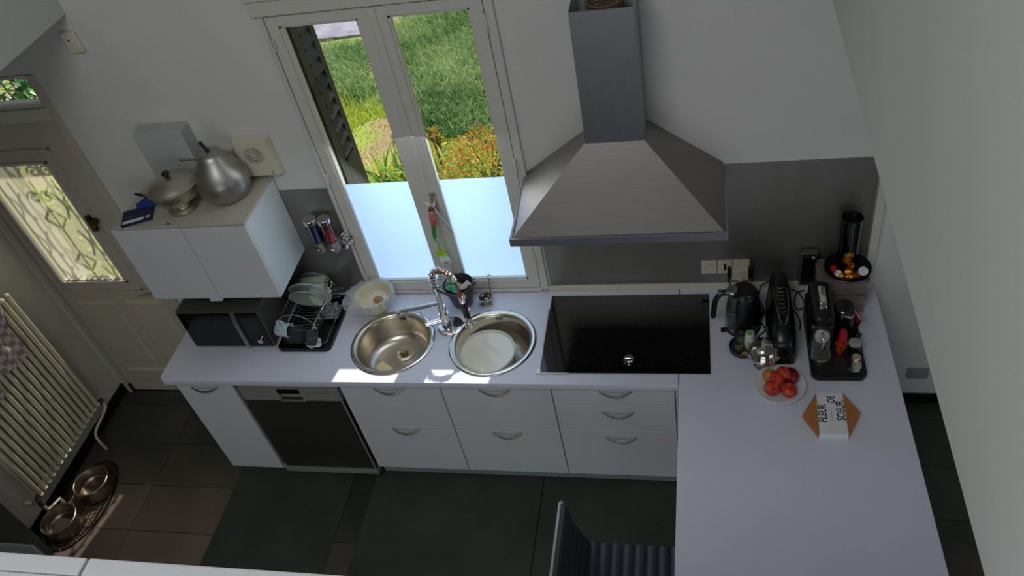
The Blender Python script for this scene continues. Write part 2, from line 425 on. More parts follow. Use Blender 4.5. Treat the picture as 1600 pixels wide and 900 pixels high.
# walls
win = (.455, 1.43, .925, 2.545)
door = (-1.605, -.80, 0.0, 2.36)
wb = build('wall_back', wall_holes(0.0, .30, XL-.3, 6.2, -.1, 5.3, [win, door]), m_wall, kind='structure')
build('wall_left', G().box(XL-.2, XL, YREAR, 0, -.1, 2.7), m_wall_left, kind='structure')
build('wall_upper_left', G().box(XL-.2, -.455, YREAR, 0, 2.622, 5.3), m_wall_side, kind='structure', bevel=.004)
build('wall_upper_right', G().box(2.62, 6.2, YREAR, 0, 2.62, 5.3), m_wall_side, kind='structure', bevel=.004)
build('wall_right', G().box(6.0, 6.2, YREAR, 0, -.1, 2.62), m_wall, kind='structure')
build('wall_rear', wall_holes(YREAR-.2, YREAR, XL-.2, 6.2, -.1, 5.3, [(.2, 3.0, 0, 2.2)]), m_wall, kind='structure')  # opening assumed in the unseen rear wall to let sky light in
build('ceiling', G().box(XL-.2, 6.2, YREAR-.2, .3, 5.3, 5.45), m_wall, kind='structure')
B('baseboard_left', XL, XL+.012, -1.2, 0, 0, .08, m_skirt, kind='structure')
g = G().box(XL+.012, -1.56, -.012, 0, 0, .08); build('baseboard_back', g, m_skirt, kind='structure')
B('baseboard_right', 3.0, 6.0, -.012, 0, 0, .075, m_skirt, kind='structure')
B('trim_1', 2.962, 3.0, -.03, 0, .905, 2.6, m_white_paint, kind='structure', bevel=.003)

# mezzanine the photograph is taken from
mz = build('mezzanine_floor', G().box(-1.6, 2.6, -5.9, -2.47, 2.42, 2.596), m_wall_side, kind='structure')
for (a, b_) in ((-.45, 1.10), (1.106, 2.60)):
    B('edge_board', a, b_, -2.468, -2.433, 2.40, 2.603, m_front, mz, bevel=.003)
for (a, b_) in ((-.45, 1.13), (1.136, 2.60)):
    B('floor_board', a, b_, -2.72, -2.471, 2.597, 2.603, m_front, mz, bevel=.001)
    B('floor_board', a-.0, b_, -2.98, -2.723, 2.597, 2.603, m_front, mz, bevel=.001)

# ---------------------------------------------------------------- kitchen window
w = thing('window_1', (.93, 0, .93), 'tall white casement window with frosted lower panes above the sinks', kind='structure')
# casing
for a in ((.432, .452, 2.56, .92), (1.398, 1.437, 2.56, .92)):
    B('casing', a[0], a[1], -.02, .02, a[3], a[2], m_white_paint, w, bevel=.004)
B('casing', .405, 1.447, -.028, .02, 2.53, 2.60, m_white_paint, w, bevel=.006)
B('casing', .40, 1.452, -.04, .02, 2.60, 2.625, m_white_paint, w, bevel=.006)
B('sill', .452, 1.398, -.02, .06, .905, .925, m_white_paint, w, bevel=.004)
for k, (x0, x1, g0, g1) in enumerate(((.456, .929, .505, .862), (.935, 1.393, .99, 1.338))):
    gg = wall_holes(-.012, .045, x0, x1, .929, 2.522, [(g0, g1, .985, 2.478)])
    s = build('sash', gg, m_white_paint, w, bevel=.003)
    gb = G()
    for (a, b_, c, d) in ((g0, g1, .985, .997), (g0, g1, 2.466, 2.478), (g0, g0+.011, .985, 2.478), (g1-.011, g1, .985, 2.478)): gb.box(a, b_, -.004, .02, c, d)
    build('glazing_bead', gb, m_white_paint, s)
    build('glass_pane', G().box(g0+.002, g1-.002, .014, .018, .987, 2.476), m_glass, s)
    build('frosted_film', G().add([(g0+.011, .0125, .997), (g1-.011, .0125, .997), (g1-.011, .0125, 1.632), (g0+.011, .0125, 1.632)], [(0, 1, 2, 3)]), m_film, s, label='frosted film on the lower pane')
B('meeting_strip', .918, .948, -.02, -.010, .93, 2.52, m_white_paint, w, bevel=.003)
hp = None
for (hx_, hz) in ((.452, 2.40), (.452, 1.69), (.452, 1.03), (1.398, 2.42), (1.398, 1.72), (1.398, 1.12)):
    build('hinge', G().cyl((hx_, -.027, hz-.035), .0055, .07, 10).box(hx_-.014, hx_+.014, -.0215, -.018, hz-.03, hz+.03), m_white_paint, w, smooth=True)
hd = build('window_handle', G().box(.945, .975, -.024, -.012, 1.47, 1.58).cyl((.96, -.055, 1.525), .008, .035, 12, (0, 1, 0)).tube([(.93, -.057, 1.55), (.96, -.058, 1.525), (1.02, -.058, 1.37)], .007, 8), m_silver_plain, w, smooth=True, label='silver lever handle')
# outside shutter folded back in the left reveal
sh = thing('window_shutter', (.48, .2, .93), 'dark louvred wooden shutter folded open outside the left window pane', 'shutter')
gs = G().box(.475, .505, .075, .10, .93, 2.5).box(.475, .505, .27, .295, .93, 2.5).box(.475, .505, .10, .135, .93, 2.5).box(.475, .505, .25, .27, .93, 2.5).box(.475, .505, .135, .25, 2.44, 2.5).box(.475, .505, .135, .25, .93, 1.68).box(.475, .480, .135, .25, 1.68, 2.44)
build('shutter_frame', gs, m_shutter, sh, bevel=.002, seg=1)
sl = build('slat', G().add([(-.012, -.057, .036), (.014, -.057, -.024), (.014, .057, -.024), (-.012, .057, .036), (-.006, -.057, .040), (.020, -.057, -.020), (.020, .057, -.020), (-.006, .057, .040)],
      [(0, 1, 2, 3), (7, 6, 5, 4), (0, 4, 5, 1), (2, 6, 7, 3), (1, 5, 6, 2), (0, 3, 7, 4)]), m_shutter, sh, world=False)
for i in range(10):
    L = (.492-.48, -.0075, 1.72+.073*i-.93)
    if i == 0: sl.location = L
    else: share(sl, 'slat', sh, L)

# ---------------------------------------------------------------- back door with transom
d = thing('door_1', (-1.2, 0, 0), 'pale panelled back door with a frosted pane behind scrolled ironwork', kind='structure')
B('door_frame', -.842, -.80, -.015, .10, 0, 2.36, m_door_paint, d)
B('door_frame', -1.605, -1.575, -.015, .10, 0, 2.36, m_door_paint, d)
B('transom_rail', -1.575, -.842, -.015, .10, 2.115, 2.185, m_white_paint, d, bevel=.004)
B('transom_rail', -1.575, -.842, -.010, .08, 2.345, 2.36, m_white_paint, d)
B('transom_bead', -1.575, -.842, -.004, .03, 2.187, 2.205, m_white_paint, d)
build('transom_pane', G().box(-1.575, -.845, .03, .034, 2.205, 2.345), m_glass, d)
leaf = build('door_leaf', wall_holes(0.005, .05, -1.572, -.845, .008, 2.112, [(-1.49, -1.062, 1.03, 1.862)]), m_door_paint, d)
# raised panels
def panel(x0, x1, z0, z1):
    g = G(); a = .018
    g.add([(x0, .004, z0), (x1, .004, z0), (x1, .004, z1), (x0, .004, z1), (x0+a, -.008, z0+a), (x1-a, -.008, z0+a), (x1-a, -.008, z1-a), (x0+a, -.008, z1-a)],
          [(0, 1, 5, 4), (1, 2, 6, 5), (2, 3, 7, 6), (3, 0, 4, 7), (4, 5, 6, 7)])
    build('door_panel', g, m_door_paint, d)
panel(-1.50, -1.235, .30, .865); panel(-1.165, -.92, .30, .865); panel(-1.50, -.92, .12, .24)
gf = G()
for a in ((-1.50, -1.05, 1.015, 1.03), (-1.50, -1.05, 1.862, 1.878), (-1.50, -1.488, 1.015, 1.878), (-1.064, -1.05, 1.015, 1.878)): gf.box(a[0], a[1], -.006, .012, a[2], a[3])
build('glazing_bead', gf, m_white_paint, d, bevel=.002)
gm_ = G()
for a in ((-1.535, -.985, 1.945, 1.957), (-1.535, -.985, .955, .967), (-.997, -.985, .955, 1.957), (-1.535, -1.523, .955, 1.957)): gm_.box(a[0], a[1], -.004, .006, a[2], a[3])
build('moulding', gm_, m_door_paint, d, bevel=.002)
build('frosted_pane', G().box(-1.488, -1.064, .014, .018, 1.03, 1.862), m_doorfilm, d)
# ironwork grille outside the pane
gi = G()
def curl(cx, cz, s, flip, turns=1.35):
    pts = []
    for i in range(22):
        t = i/21; a = t*turns*2*PI; r = s*(1-t*.78)
        pts.append((cx+flip*(r*math.cos(a)), .10, cz+r*math.sin(a)))
    return pts
for xx in (-1.44, -1.375, -1.235, -1.095): gi.tube([(xx, .10, 1.03), (xx, .10, 1.86)], .008, 6)
for zz in (1.13, 1.75):
    gi.tube(curl(-1.275, zz, .042, -1), .007, 6); gi.tube(curl(-1.195, zz, .042, 1), .007, 6)
for zz in (1.28, 1.60):
    gi.tube([(-1.30, .10, zz), (-1.235, .10, zz+.07), (-1.17, .10, zz), (-1.235, .10, zz-.07), (-1.30, .10, zz)], .007, 6)
for zz in (1.15, 1.42, 1.69):
    for q in (-1, 1):
        gi.tube(bez([(-1.40+q*.045, .10, zz+.09), (-1.40+q*.012, .10, zz+.03), (-1.40+q*.012, .10, zz-.03), (-1.40+q*.045, .10, zz-.09)], 6), .0075, 6)
        gi.tube(bez([(-1.115+q*.035, .10, zz+.09), (-1.115+q*.008, .10, zz+.02), (-1.115+q*.008, .10, zz-.03), (-1.115+q*.035, .10, zz-.09)], 6), .0075, 6)
build('iron_grille', gi, m_iron, d, smooth=True, label='dark scrolled iron grille')
build('door_lever', G().cyl((-.905, -.03, .965), .009, .035, 12, (0, 1, 0)).tube(bez([(-.905, -.035, .965), (-.95, -.045, .962), (-1.0, -.04, .95), (-1.02, -.035, .953)], 6), .007, 8).cyl((-.905, -.006, .965), .022, .012, 16, (0, 1, 0)), m_silver_plain, d, smooth=True, label='slim silver lever')
build('door_lock', G().box(-1.03, -1.005, -.02, .004, 1.42, 1.52).cyl((-.985, -.045, 1.485), .02, .04, 14, (0, 1, 0)).ball((-.972, -.05, 1.475), .018, 12), mat('aged_brass', '5a4a28', .4, .8), d, smooth=True, label='aged brass rim lock and knob')

# ---------------------------------------------------------------- splashbacks, upstand, worktops
B('steel_splashback', 1.447, 2.960, -.006, 0, .935, 1.652, m_splash, bevel=.001, label='wide brushed steel splashback behind the hob and coffee machine', cat='splashback')
B('steel_splashback', -.30, .430, -.006, 0, .905, 1.625, m_splash, bevel=.001, label='narrow steel splashback behind the dish rack', cat='splashback')
B('upstand_strip', 1.437, 2.958, -.016, 0, .9005, .935, m_cream_plastic, bevel=.003, label='cream upstand strip along the wall behind the hob', cat='trim')

SL, SR, RS = (.66, -.366), (1.19, -.37), .195
flat_shape('worktop', [(-.583, 0), (-.583, -.61), (-.56, -.635), (2.103, -.635), (2.103, 0)], [circ(*SL, RS), circ(*SR, RS)], .86, .90, m_laminate, label='long white laminate worktop with two round sinks along the back wall', cat='worktop', smooth=True)
flat_shape('worktop', [(2.1075, 0), (2.1075, -.6), (2.092, -2.35), (3.07, -2.35), (3.02, 0)], [], .862, .902, m_laminate, label='wide white peninsula worktop with fruit plate and coffee machine', cat='worktop', smooth=True)
pb = thing('peninsula_base', (2.7, -1.4, 0), 'white panelled base carrying the peninsula worktop', 'cabinet')
B('end_panel', 2.45, 2.93, -2.25, -2.22, 0, .86, m_front, pb); B('back_panel', 2.90, 2.93, -2.22, -.02, 0, .86, m_front, pb); B('front_panel', 2.45, 2.47, -2.22, -.64, 0, .86, m_front, pb)
B('carcass', 2.11, 2.45, -.55, -.02, .0, .86, m_front, pb)

# sinks
def sink(cx, cy, label, drain):
    t = thing('round_sink', (cx, cy, .74), label, 'sink', 'round steel sinks')
    prof = [(.222, .0005), (.223, .004), (.217, .0075), (.205, .0065), (.197, .003), (.190, -.004), (.186, -.02), (.180, -.10), (.165, -.135), (.13, -.150), (.04, -.156), (.0, -.156)]
    prof = [(r, .9+z) for r, z in prof]
    build('basin', G().lathe(prof, (cx, cy, 0), 64), m_sink, t, smooth=True, auto=60)
    build('rim', G().lathe([(.2225, .9005), (.2235, .904), (.218, .908), (.207, .907), (.200, .9035)], (cx, cy, 0), 64), m_rim, t, smooth=True, auto=60)
    gs = G()
    for q in (-1.6, -.55, .55, 1.6): gs.box(cx+q*.009-.0025, cx+q*.009+.0025, cy+.183, cy+.1865, .868, .885)
    build('overflow_slot', gs, m_gap, t, kind=None)
    dx, dy = drain
    dr = build('drain', G().lathe([(.055, .7455), (.052, .749), (.040, .748), (.034, .742), (.0, .741)], (dx, dy, 0), 32), m_rim, t, smooth=True)
    gg = G().lathe([(.026, .7425), (.024, .745), (0, .746)], (dx, dy, 0), 20)
    for a in range(6): gg.tube([(dx+.008*math.cos(a), dy+.008*math.sin(a), .747), (dx+.024*math.cos(a*1.05), dy+.024*math.sin(a*1.05), .749)], .003, 6)
    build('strainer', gg, mat('dirty_strainer_brass', '6a5836', .4, .8) if label[0] else None, dr, smooth=True)
    return t
sink(*SL, 'left round steel sink, empty with open drain strainer', (.67, -.31))
sink(*SR, 'right round steel sink holding a pale basin of water', (1.20, -.32))
t = thing('washing_basin', (1.145, -.375, .76), 'pale round basin of milky water inside the right sink', 'basin')
build('tub', G().lathe([(0, .757), (.115, .757), (.128, .765), (.148, .835), (.151, .836), (.146, .838), (.140, .832), (.138, .825)], (1.145, -.375, 0), 48), m_white_plastic, t, smooth=True, auto=50)
build('dish_water', G().lathe([(0, .827), (.139, .827)], (1.145, -.375, 0), 48), m_water, t, label='milky dish water')
build('sponge_cloth', G().prism([(.535, -.425), (.565, -.375), (.64, -.43), (.60, -.47)], .752, .766), mat('cream_sponge', 'e2cf9f', .9, bump=.3), bevel=.003, label='small cream sponge lying in the left sink', cat='sponge')

# faucet
t = thing('spring_faucet', (.94, -.26, .9), 'tall chrome spring faucet with pull-down spray between the sinks', 'faucet')
bx, by = .935, -.265
build('base_plate', G().lathe([(0, .901), (.068, .901), (.068, .905), (.060, .909), (0, .911)], (.95, -.262, 0), 40), m_rim, t, smooth=True)
build('body', G().cyl((bx, by, .905), .026, .10, 24).cyl((bx, by, 1.005), .020, .05, 24), m_chrome, t, smooth=True)
build('riser', G().cyl((bx, by, 1.05), .0125, .13, 20).cyl((bx, by, 1.165), .016, .02, 20), m_chrome, t, smooth=True)
lv = build('side_valve', G().cyl((bx-.015, by-.012, .965), .017, .085, 20, (-1, -.35, -.06)), m_chrome, t, smooth=True)
build('lever', G().tube([(bx-.090, by-.038, .96), (bx-.094, by-.038, 1.0), (bx-.105, by-.035, 1.045)], [.007, .005, .004], 8), m_chrome, lv, smooth=True)
gp = G().tube([(bx, by, 1.075), (bx-.10, by-.012, 1.062), (bx-.215, by-.026, 1.048)], .012, 12).cyl((bx-.212, by-.026, 1.036), .015, .02, 16, (-1, -.1, -.05)).cyl((bx-.185, by-.023, 1.015), .010, .03, 12)
build('swivel_spout', gp, m_chrome, t, smooth=True)
A = [(bx, by, 1.18), (bx-.002, by, 1.235), (bx+.012, by-.004, 1.285), (bx+.05, by-.018, 1.315), (bx+.095, by-.034, 1.308), (bx+.125, by-.044, 1.275)]
path = bez(A, 14)
gc = G(); N = 22*14; turns = 19; hpnt = []
P = path; cum = [0]
for a, b_ in zip(P, P[1:]): cum.append(cum[-1]+(b_-a).length)
def at_len(s):
    for i in range(len(P)-1):
        if cum[i+1] >= s: return P[i].lerp(P[i+1], (s-cum[i])/max(1e-9, cum[i+1]-cum[i])), (P[i+1]-P[i]).normalized()
    return P[-1], (P[-1]-P[-2]).normalized()
for i in range(N+1):
    s = cum[-1]*i/N; p, tt = at_len(s); u = tt.cross(Vector((.35, -1, 0)).normalized()); u.normalize(); v2 = tt.cross(u)
    a = 2*PI*turns*i/N; hpnt.append(p+.0155*(math.cos(a)*u+math.sin(a)*v2))
build('spring', gc.tube(hpnt, .0032, 6), m_chrome, t, smooth=True)
build('hose', G().tube(path, .0085, 10), m_rubber, t, smooth=True, label='copper coloured hose')
end = path[-1]
build('ferrule', G().cyl((end.x-.006, end.y+.003, end.z+.018), .0135, .026, 16, (.45, -.15, -1)), m_white_plastic, t, smooth=True, label='white plastic collar')
drop = bez([tuple(end), (end.x+.016, end.y-.012, end.z-.05), (1.083, -.328, 1.19)], 8)
build('supply_hose', G().tube(drop, .0065, 8), m_rubber, t, smooth=True, label='copper coloured hose')
build('holder_arm', G().tube([(bx+.012, by, 1.165), (1.02, -.30, 1.155), (1.075, -.325, 1.165)], .005, 8).tube([(bx+.01, by+.01, 1.175), (1.0, -.24, 1.18), (1.03, -.235, 1.18)], .003, 6), m_dark_plastic, t, smooth=True)
sp = build('spray_head', G().cyl((1.083, -.328, 1.15), .019, .04, 20).cyl((1.081, -.33, 1.0), .016, .05, 20).cyl((1.081, -.33, .975), .021, .035, 20), m_chrome, t, smooth=True)
build('grip', G().cyl((1.082, -.329, 1.04), .0165, .11, 20), m_black, sp, smooth=True)
build('trigger', G().tube([(1.10, -.335, 1.175), (1.112, -.345, 1.13), (1.105, -.343, 1.09)], .004, 8), m_chrome, sp, smooth=True)

# ---------------------------------------------------------------- hob
t = thing('induction_hob', (1.85, -.31, .9), 'large black glass induction hob set in the worktop', 'hob')
build('glass_top', G().box(1.456, 2.247, -.568, -.055, .9008, .9065), m_hobglass, t, bevel=.0015)
B('edge_trim', 1.440, 1.460, -.574, -.545, .9006, .9075, m_silver_plain, t, bevel=.001); B('edge_trim', 1.458, 1.60, -.575, -.5685, .9006, .9072, m_silver_plain, t, bevel=.001)
B('edge_trim', 1.4475, 1.4555, -.40, -.15, .9006, .9073, m_silver_plain, t, bevel=.001)
m_mark = mat('hob_marking', '232527', .25)
gm = G()
for (cx, cy, r) in ((1.66, -.19, .09), (2.04, -.19, .10), (1.66, -.42, .075), (2.06, -.42, .085)):
    gm.lathe([(r, .9067), (r+.0015, .9067)], (cx, cy, 0), 40)
for i in range(9): gm.box(1.76+i*.028, 1.768+i*.028, -.527, -.523, .9066, .9068)
build('hob_marking', gm, m_mark, t)
build('control_knob', G().lathe([(0, .9067), (.026, .9067), (.027, .916), (.022, .924), (.010, .926), (0, .926)], (1.876, -.49, 0), 28).box(1.855, 1.897, -.494, -.486, .924, .929), m_chrome, t, smooth=True, label='chrome magnetic knob')

# ---------------------------------------------------------------- base units
def bow(x0, x1, z, y=-.6185):
    pts = []
    for i in range(15):
        s = i/14; k = math.sin(PI*s); pts.append((x0+(x1-x0)*s, y-.005-.022*k, z-.012-.014*k))
    g = G().tube(pts, [.0026+.0036*math.sin(PI*i/14) for i in range(15)], 8)
    return g
def unit(x0, x1, rows, label, door=False):
    t = thing('base_cabinet' if door else 'drawer_cabinet', ((x0+x1)/2, -.3, 0), label, 'cabinet')
    zb = rows[0][0]
    g = G().box(x0+.001, x0+.017, -.580, -.02, zb, .858).box(x1-.017, x1-.001, -.580, -.02, zb, .858).box(x0+.001, x1-.001, -.596, -.02, zb-.018, zb-.002).box(x0+.017, x1-.017, -.03, -.02, zb, .858)
    build('carcass', g, m_front, t, bevel=.001)
    for i, (z0, z1, hz) in enumerate(rows):
        f = B('door' if door else 'drawer', x0+.002, x1-.002, -.618, -.598, z0+.001, z1-.001, m_front, t, bevel=.0015)
        hw = .078 if not door else .08
        c = (x0+x1)/2 if not door else -.346
        if x0 > 1.5: c = 1.812
        build('handle', bow(c-hw, c+hw, hz), m_handle, f, smooth=True, label='bowed steel handle')
    return t
unit(-.516, -.183, [(.085, .858, .845)], 'tall narrow white base cabinet with one door, left of the dishwasher', True)
unit(.422, .955, [(.13, .524, .515), (.527, .858, .848)], 'white two-drawer cabinet beneath the left sink, beside the dishwasher')
unit(.956, 1.507, [(.13, .524, .500), (.527, .858, .848)], 'white two-drawer cabinet beneath the right sink, in the middle of the row')
unit(1.508, 2.085, [(.13, .524, .487), (.527, .728, .690), (.731, .858, .848)], 'white three-drawer cabinet beneath the hob, beside the peninsula')
B('filler_panel', 2.086, 2.109, -.60, -.02, .0, .858, m_front, label='white filler panel between the hob cabinet and the peninsula', cat='panel')
B('plinth', .43, 2.11, -.588, -.570, .045, .110, mat('grey_base_rail', '8b8e92', .5), kind='structure'); B('plinth', -.50, -.17, -.57, -.55, .0, .066, m_cab_top, kind='structure')
# dishwasher
t = thing('dishwasher', (.13, -.3, 0), 'stainless steel dishwasher under the worktop, left of the drawers', 'dishwasher')
B('body', -.168, .412, -.585, -.02, .02, .857, m_dark_plastic, t)
B('door_panel', -.155, .408, -.622, -.587, .112, .730, m_steel_dw, t, bevel=.004)
cp = build('control_panel', wall_holes(-.624, -.588, -.155, .408, .733, .828, [(.062, .192, .733, .785)]), m_steel_panel, t, bevel=.001)
B('top_rail', -.155, .408, -.618, -.588, .830, .856, m_steel_panel, t)
B('recessed_grip', .064, .190, -.606, -.600, .737, .783, m_steel_panel, cp)
B('grip_lip', .060, .20, -.630, -.618, .728, .735, m_silver_plain, cp)
B('display', .064, .190, -.6262, -.624, .788, .824, m_black, cp, bevel=.0005)
gd = G()
for i in range(6): gd.box(.235+i*.022, .243+i*.022, -.6248, -.6240, .793, .797)
build('button_marks', gd, m_dark_plastic, cp)
B('side_strip', .398, .408, -.626, -.622, .112, .828, m_steel_panel, t)
B('kick_strip', -.158, .414, -.632, -.59, .072, .110, m_steel_panel, t, bevel=.002)

# ---------------------------------------------------------------- hood
t = thing('range_hood', (1.873, -.25, 1.61), 'pyramid-shaped steel extractor hood with open-topped square chimney above the hob', 'hood')
X0, X1, Y1, Z0, Z1 = 1.424, 2.323, -.464, 1.612, 1.652
ZC, YC, CX0, CX1 = 1.985, -.262, 1.768, 2.0
gl = G().box(X0, X1, Y1, Y1+.012, Z0, Z1).box(X0, X0+.012, Y1+.012, -.002, Z0, Z1).box(X1-.012, X1, Y1+.012, -.002, Z0, Z1)
build('lip', gl, mat('hood_lip_steel', '85858f', .42, .55), t, bevel=.0015)
e = .010
A0, A1, A2, A3 = (X0+e, Y1+e, Z1-.006), (X1-e, Y1+e, Z1-.006), (X1-e, -.002, Z1-.006), (X0+e, -.002, Z1-.006)
B0, B1, B2, B3 = (CX0, YC, ZC), (CX1, YC, ZC), (CX1, -.002, 1.895), (CX0, -.002, 1.885)
def plate(q, name):
    a, b_, c, d_ = [Vector(v) for v in q]; n = (b_-a).cross(c-a).normalized()*-.002
    g = G().add([a, b_, c, d_, a+n, b_+n, c+n, d_+n], [(0, 1, 2, 3), (7, 6, 5, 4), (0, 4, 5, 1), (1, 5, 6, 2), (2, 6, 7, 3), (3, 7, 4, 0)])
    build(name, g, m_steel_h, t)
# sides carry the silhouette seen against the wall: the top edge rises from the lip's rear corner to the chimney
S0, S1 = (CX0, -.004, 1.90), (CX1, -.004, 1.905)
plate((A0, A1, B1, B0), 'front_plate'); plate((A1, A2, (X1-e, -.003, 1.665), B1), 'side_plate'); plate((B1, (X1-e, -.003, 1.665), S1, S1), 'side_plate')
plate((A3, A0, B0, (X0+e, -.003, 1.66)), 'side_plate'); plate((B0, S0, (X0+e, -.003, 1.66), (X0+e, -.003, 1.66)), 'side_plate')
build('filter_panel', G().box(X0+.012, X1-.012, Y1+.012, -.004, Z0+.006, Z0+.012), m_alu, t)
ZT = 2.54
gc = G().box(CX0, CX1, YC-.004, YC-.002, ZC-.006, ZT).box(CX0, CX0+.002, YC-.002, -.004, 1.87, ZT).box(CX1-.002, CX1, YC-.002, -.004, 1.87, ZT)
build('chimney', gc, m_steel_chim, t)
gk = G()
pts = []
for i in range(7*16):
    a = 2*PI*i/16; pts.append((1.885+.068*math.cos(a), -.13+.068*math.sin(a), 2.42+.014*i/16))
build('flexible_duct', gk.tube(pts, .006, 6), mat('tan_flexible_duct', '6f5f45', .6, .3), t, smooth=True, label='tan ribbed duct inside the chimney')

# ---------------------------------------------------------------- wall cabinet
t = thing('wall_cabinet', (-.19, -.19, 1.235), 'white two-door wall cabinet above the microwave', 'cabinet')
B('carcass', -.553, .165, -.350, -.008, 1.238, 1.706, m_cab_side, t)
B('top_panel', -.530, .168, -.372, -.001, 1.708, 1.724, m_cab_top, t)
B('door', -.553, -.173, -.372, -.352, 1.240, 1.705, m_front, t, bevel=.0015)
B('door', -.170, .165, -.372, -.352, 1.240, 1.705, m_front, t, bevel=.0015)
B('finger_pull', -.235, -.165, -.380, -.352, 1.226, 1.239, m_front, t)
B('door_catch', -.246, -.222, -.362, -.356, 1.7245, 1.727, m_dark_plastic, t)
# ---------------------------------------------------------------- fittings on the wall
B('wall_box', -.400, -.141, -.085, 0, 1.80, 2.052, mat('pale_blue_grey_box', 'b3b7b6', .5), bevel=.004, label='pale grey square wall box left of the pot-bellied pot', cat='box')
t = thing('sounder_box', (.17, -.03, 1.75), 'cream wall box with round slotted sound grille, above the cabinet right end', 'alarm')
g = G().add([(.050, 0, 1.735), (.245, 0, 1.735), (.245, 0, 1.957), (.050, 0, 1.957), (.068, -.05, 1.752), (.232, -.05, 1.752), (.232, -.05, 1.945), (.068, -.05, 1.945)], [(0, 1, 5, 4), (1, 2, 6, 5), (2, 3, 7, 6), (3, 0, 4, 7), (4, 5, 6, 7), (3, 2, 1, 0)])
bx_ = build('housing', g, m_cream_plastic, t, bevel=.003)
gg = G()
for r in (.012, .020, .028, .036, .044):
    pts = [(.150+r*math.cos(a), -.0505, 1.872+r*math.sin(a)) for a in [PI/2+.12+i*(2*PI-.24)/28 for i in range(29)]]
    gg.tube(pts, .0013, 5)
build('grille_slots', gg, m_dark_plastic, t)
build('indicator', G().cyl((.212, -.051, 1.772), .004, .003, 10, (0, 1, 0)).cyl((.212, -.051, 1.762), .003, .003, 10, (0, 1, 0)), m_dark_plastic, t)
B('junction_box', -.062, .028, -.03, 0, 1.80, 1.896, m_cream_plastic, bevel=.003, label='small cream junction box on the wall behind the pot', cat='box')
t = thing('wall_thermostat', (-.49, 0, 2.45), 'small cream room sensor high on the wall, upper left', 'sensor')
B('housing', -.533, -.455, -.022, 0, 2.447, 2.548, m_cream_plastic, t, bevel=.008)
build('sensor_dot', G().cyl((-.498, -.0235, 2.512), .004, .003, 10, (0, 1, 0)), m_black, t)
# sockets
t = thing('socket_strip', (2.325, 0, 1.0), 'ivory triple socket and switch strip above the kettle', 'socket')
for i, (a, b_) in enumerate(((2.213, 2.286), (2.289, 2.36), (2.363, 2.44))):
    s = B('socket_module', a, b_, -.018, -.006, 1.008, 1.092, m_ivory, t, bevel=.003)
    if i == 0: build('socket_well', G().lathe([(.028, .0002), (.025, .0005), (.020, -.0008), (0, -.0008)], ((a+b_)/2, -.0190, 1.048), 24, (0, -1, 0)), m_cream_plastic, s, smooth=True)
    if i == 1: B('rocker', a+.03, a+.042, -.020, -.018, 1.03, 1.072, m_black, s, bevel=.001)
t = thing('socket_adaptor', (2.40, -.04, 1.0), 'cream plug adaptor in the right end of the socket strip', 'adaptor')
build('body', G().box(2.357, 2.432, -.062, -.019, 1.003, 1.062).cyl((2.395, -.072, 1.01), .012, .012, 16, (0, 1, 0)), m_cream_plastic, t, bevel=.002)
for nm, xx, lab, rt in (('power_cable', 2.345, 'black power cable from the socket strip down behind the kettle', [(2.345, -.03, 1.045), (2.34, -.05, 1.0), (2.355, -.055, .955), (2.40, -.06, .92), (2.44, -.09, .905)]),
                   ('power_cable', 2.445, 'black power cable plugged at the right side of the adaptor', [(2.443, -.03, 1.05), (2.452, -.05, 1.0), (2.45, -.05, .95), (2.47, -.08, .915), (2.50, -.16, .908), (2.485, -.24, .908)])):
    t = thing(nm, (xx, -.04, .9), lab, 'cable', 'power cables')
    build('plug', G().box(xx-.009, xx+.009, -.05, -.02, 1.0, 1.058), m_black, t, bevel=.004)
    build('cord', G().tube(bez(rt, 8), .0035, 6), m_black, t, smooth=True)
gco = G().tube(bez([(2.475, -.10, .918), (2.50, -.05, .96), (2.56, -.03, .955), (2.60, -.05, .93), (2.655, -.045, .91), (2.68, -.08, .905), (2.69, -.14, .905), (2.66, -.17, .905), (2.645, -.13, .905), (2.66, -.06, .905), (2.70, -.04, .906)], 10), .0035, 6)
gco.tube(bez([(2.485, -.25, .905), (2.50, -.30, .905), (2.47, -.34, .905), (2.462, -.40, .905)], 8), .0035, 6)
gco.tube(bez([(2.64, -.17, .905), (2.66, -.24, .905), (2.655, -.30, .905)], 8), .0035, 6)
build('tangled_cord', gco, m_black, smooth=True, label='tangle of black cord on the worktop around the toaster', cat='cable')
build('plug_block', G().box(2.462, 2.502, -.215, -.165, .903, .935), m_black, bevel=.006, label='small black plug block on the worktop right of the kettle', cat='plug')
build('double_socket', G().box(3.26, 3.36, -.014, 0, .21, .285).box(3.275, 3.345, -.016, -.012, .225, .27), mat('grey_socket', '8b9198', .5), bevel=.002, label='grey low wall socket in the room past the peninsula', cat='socket')

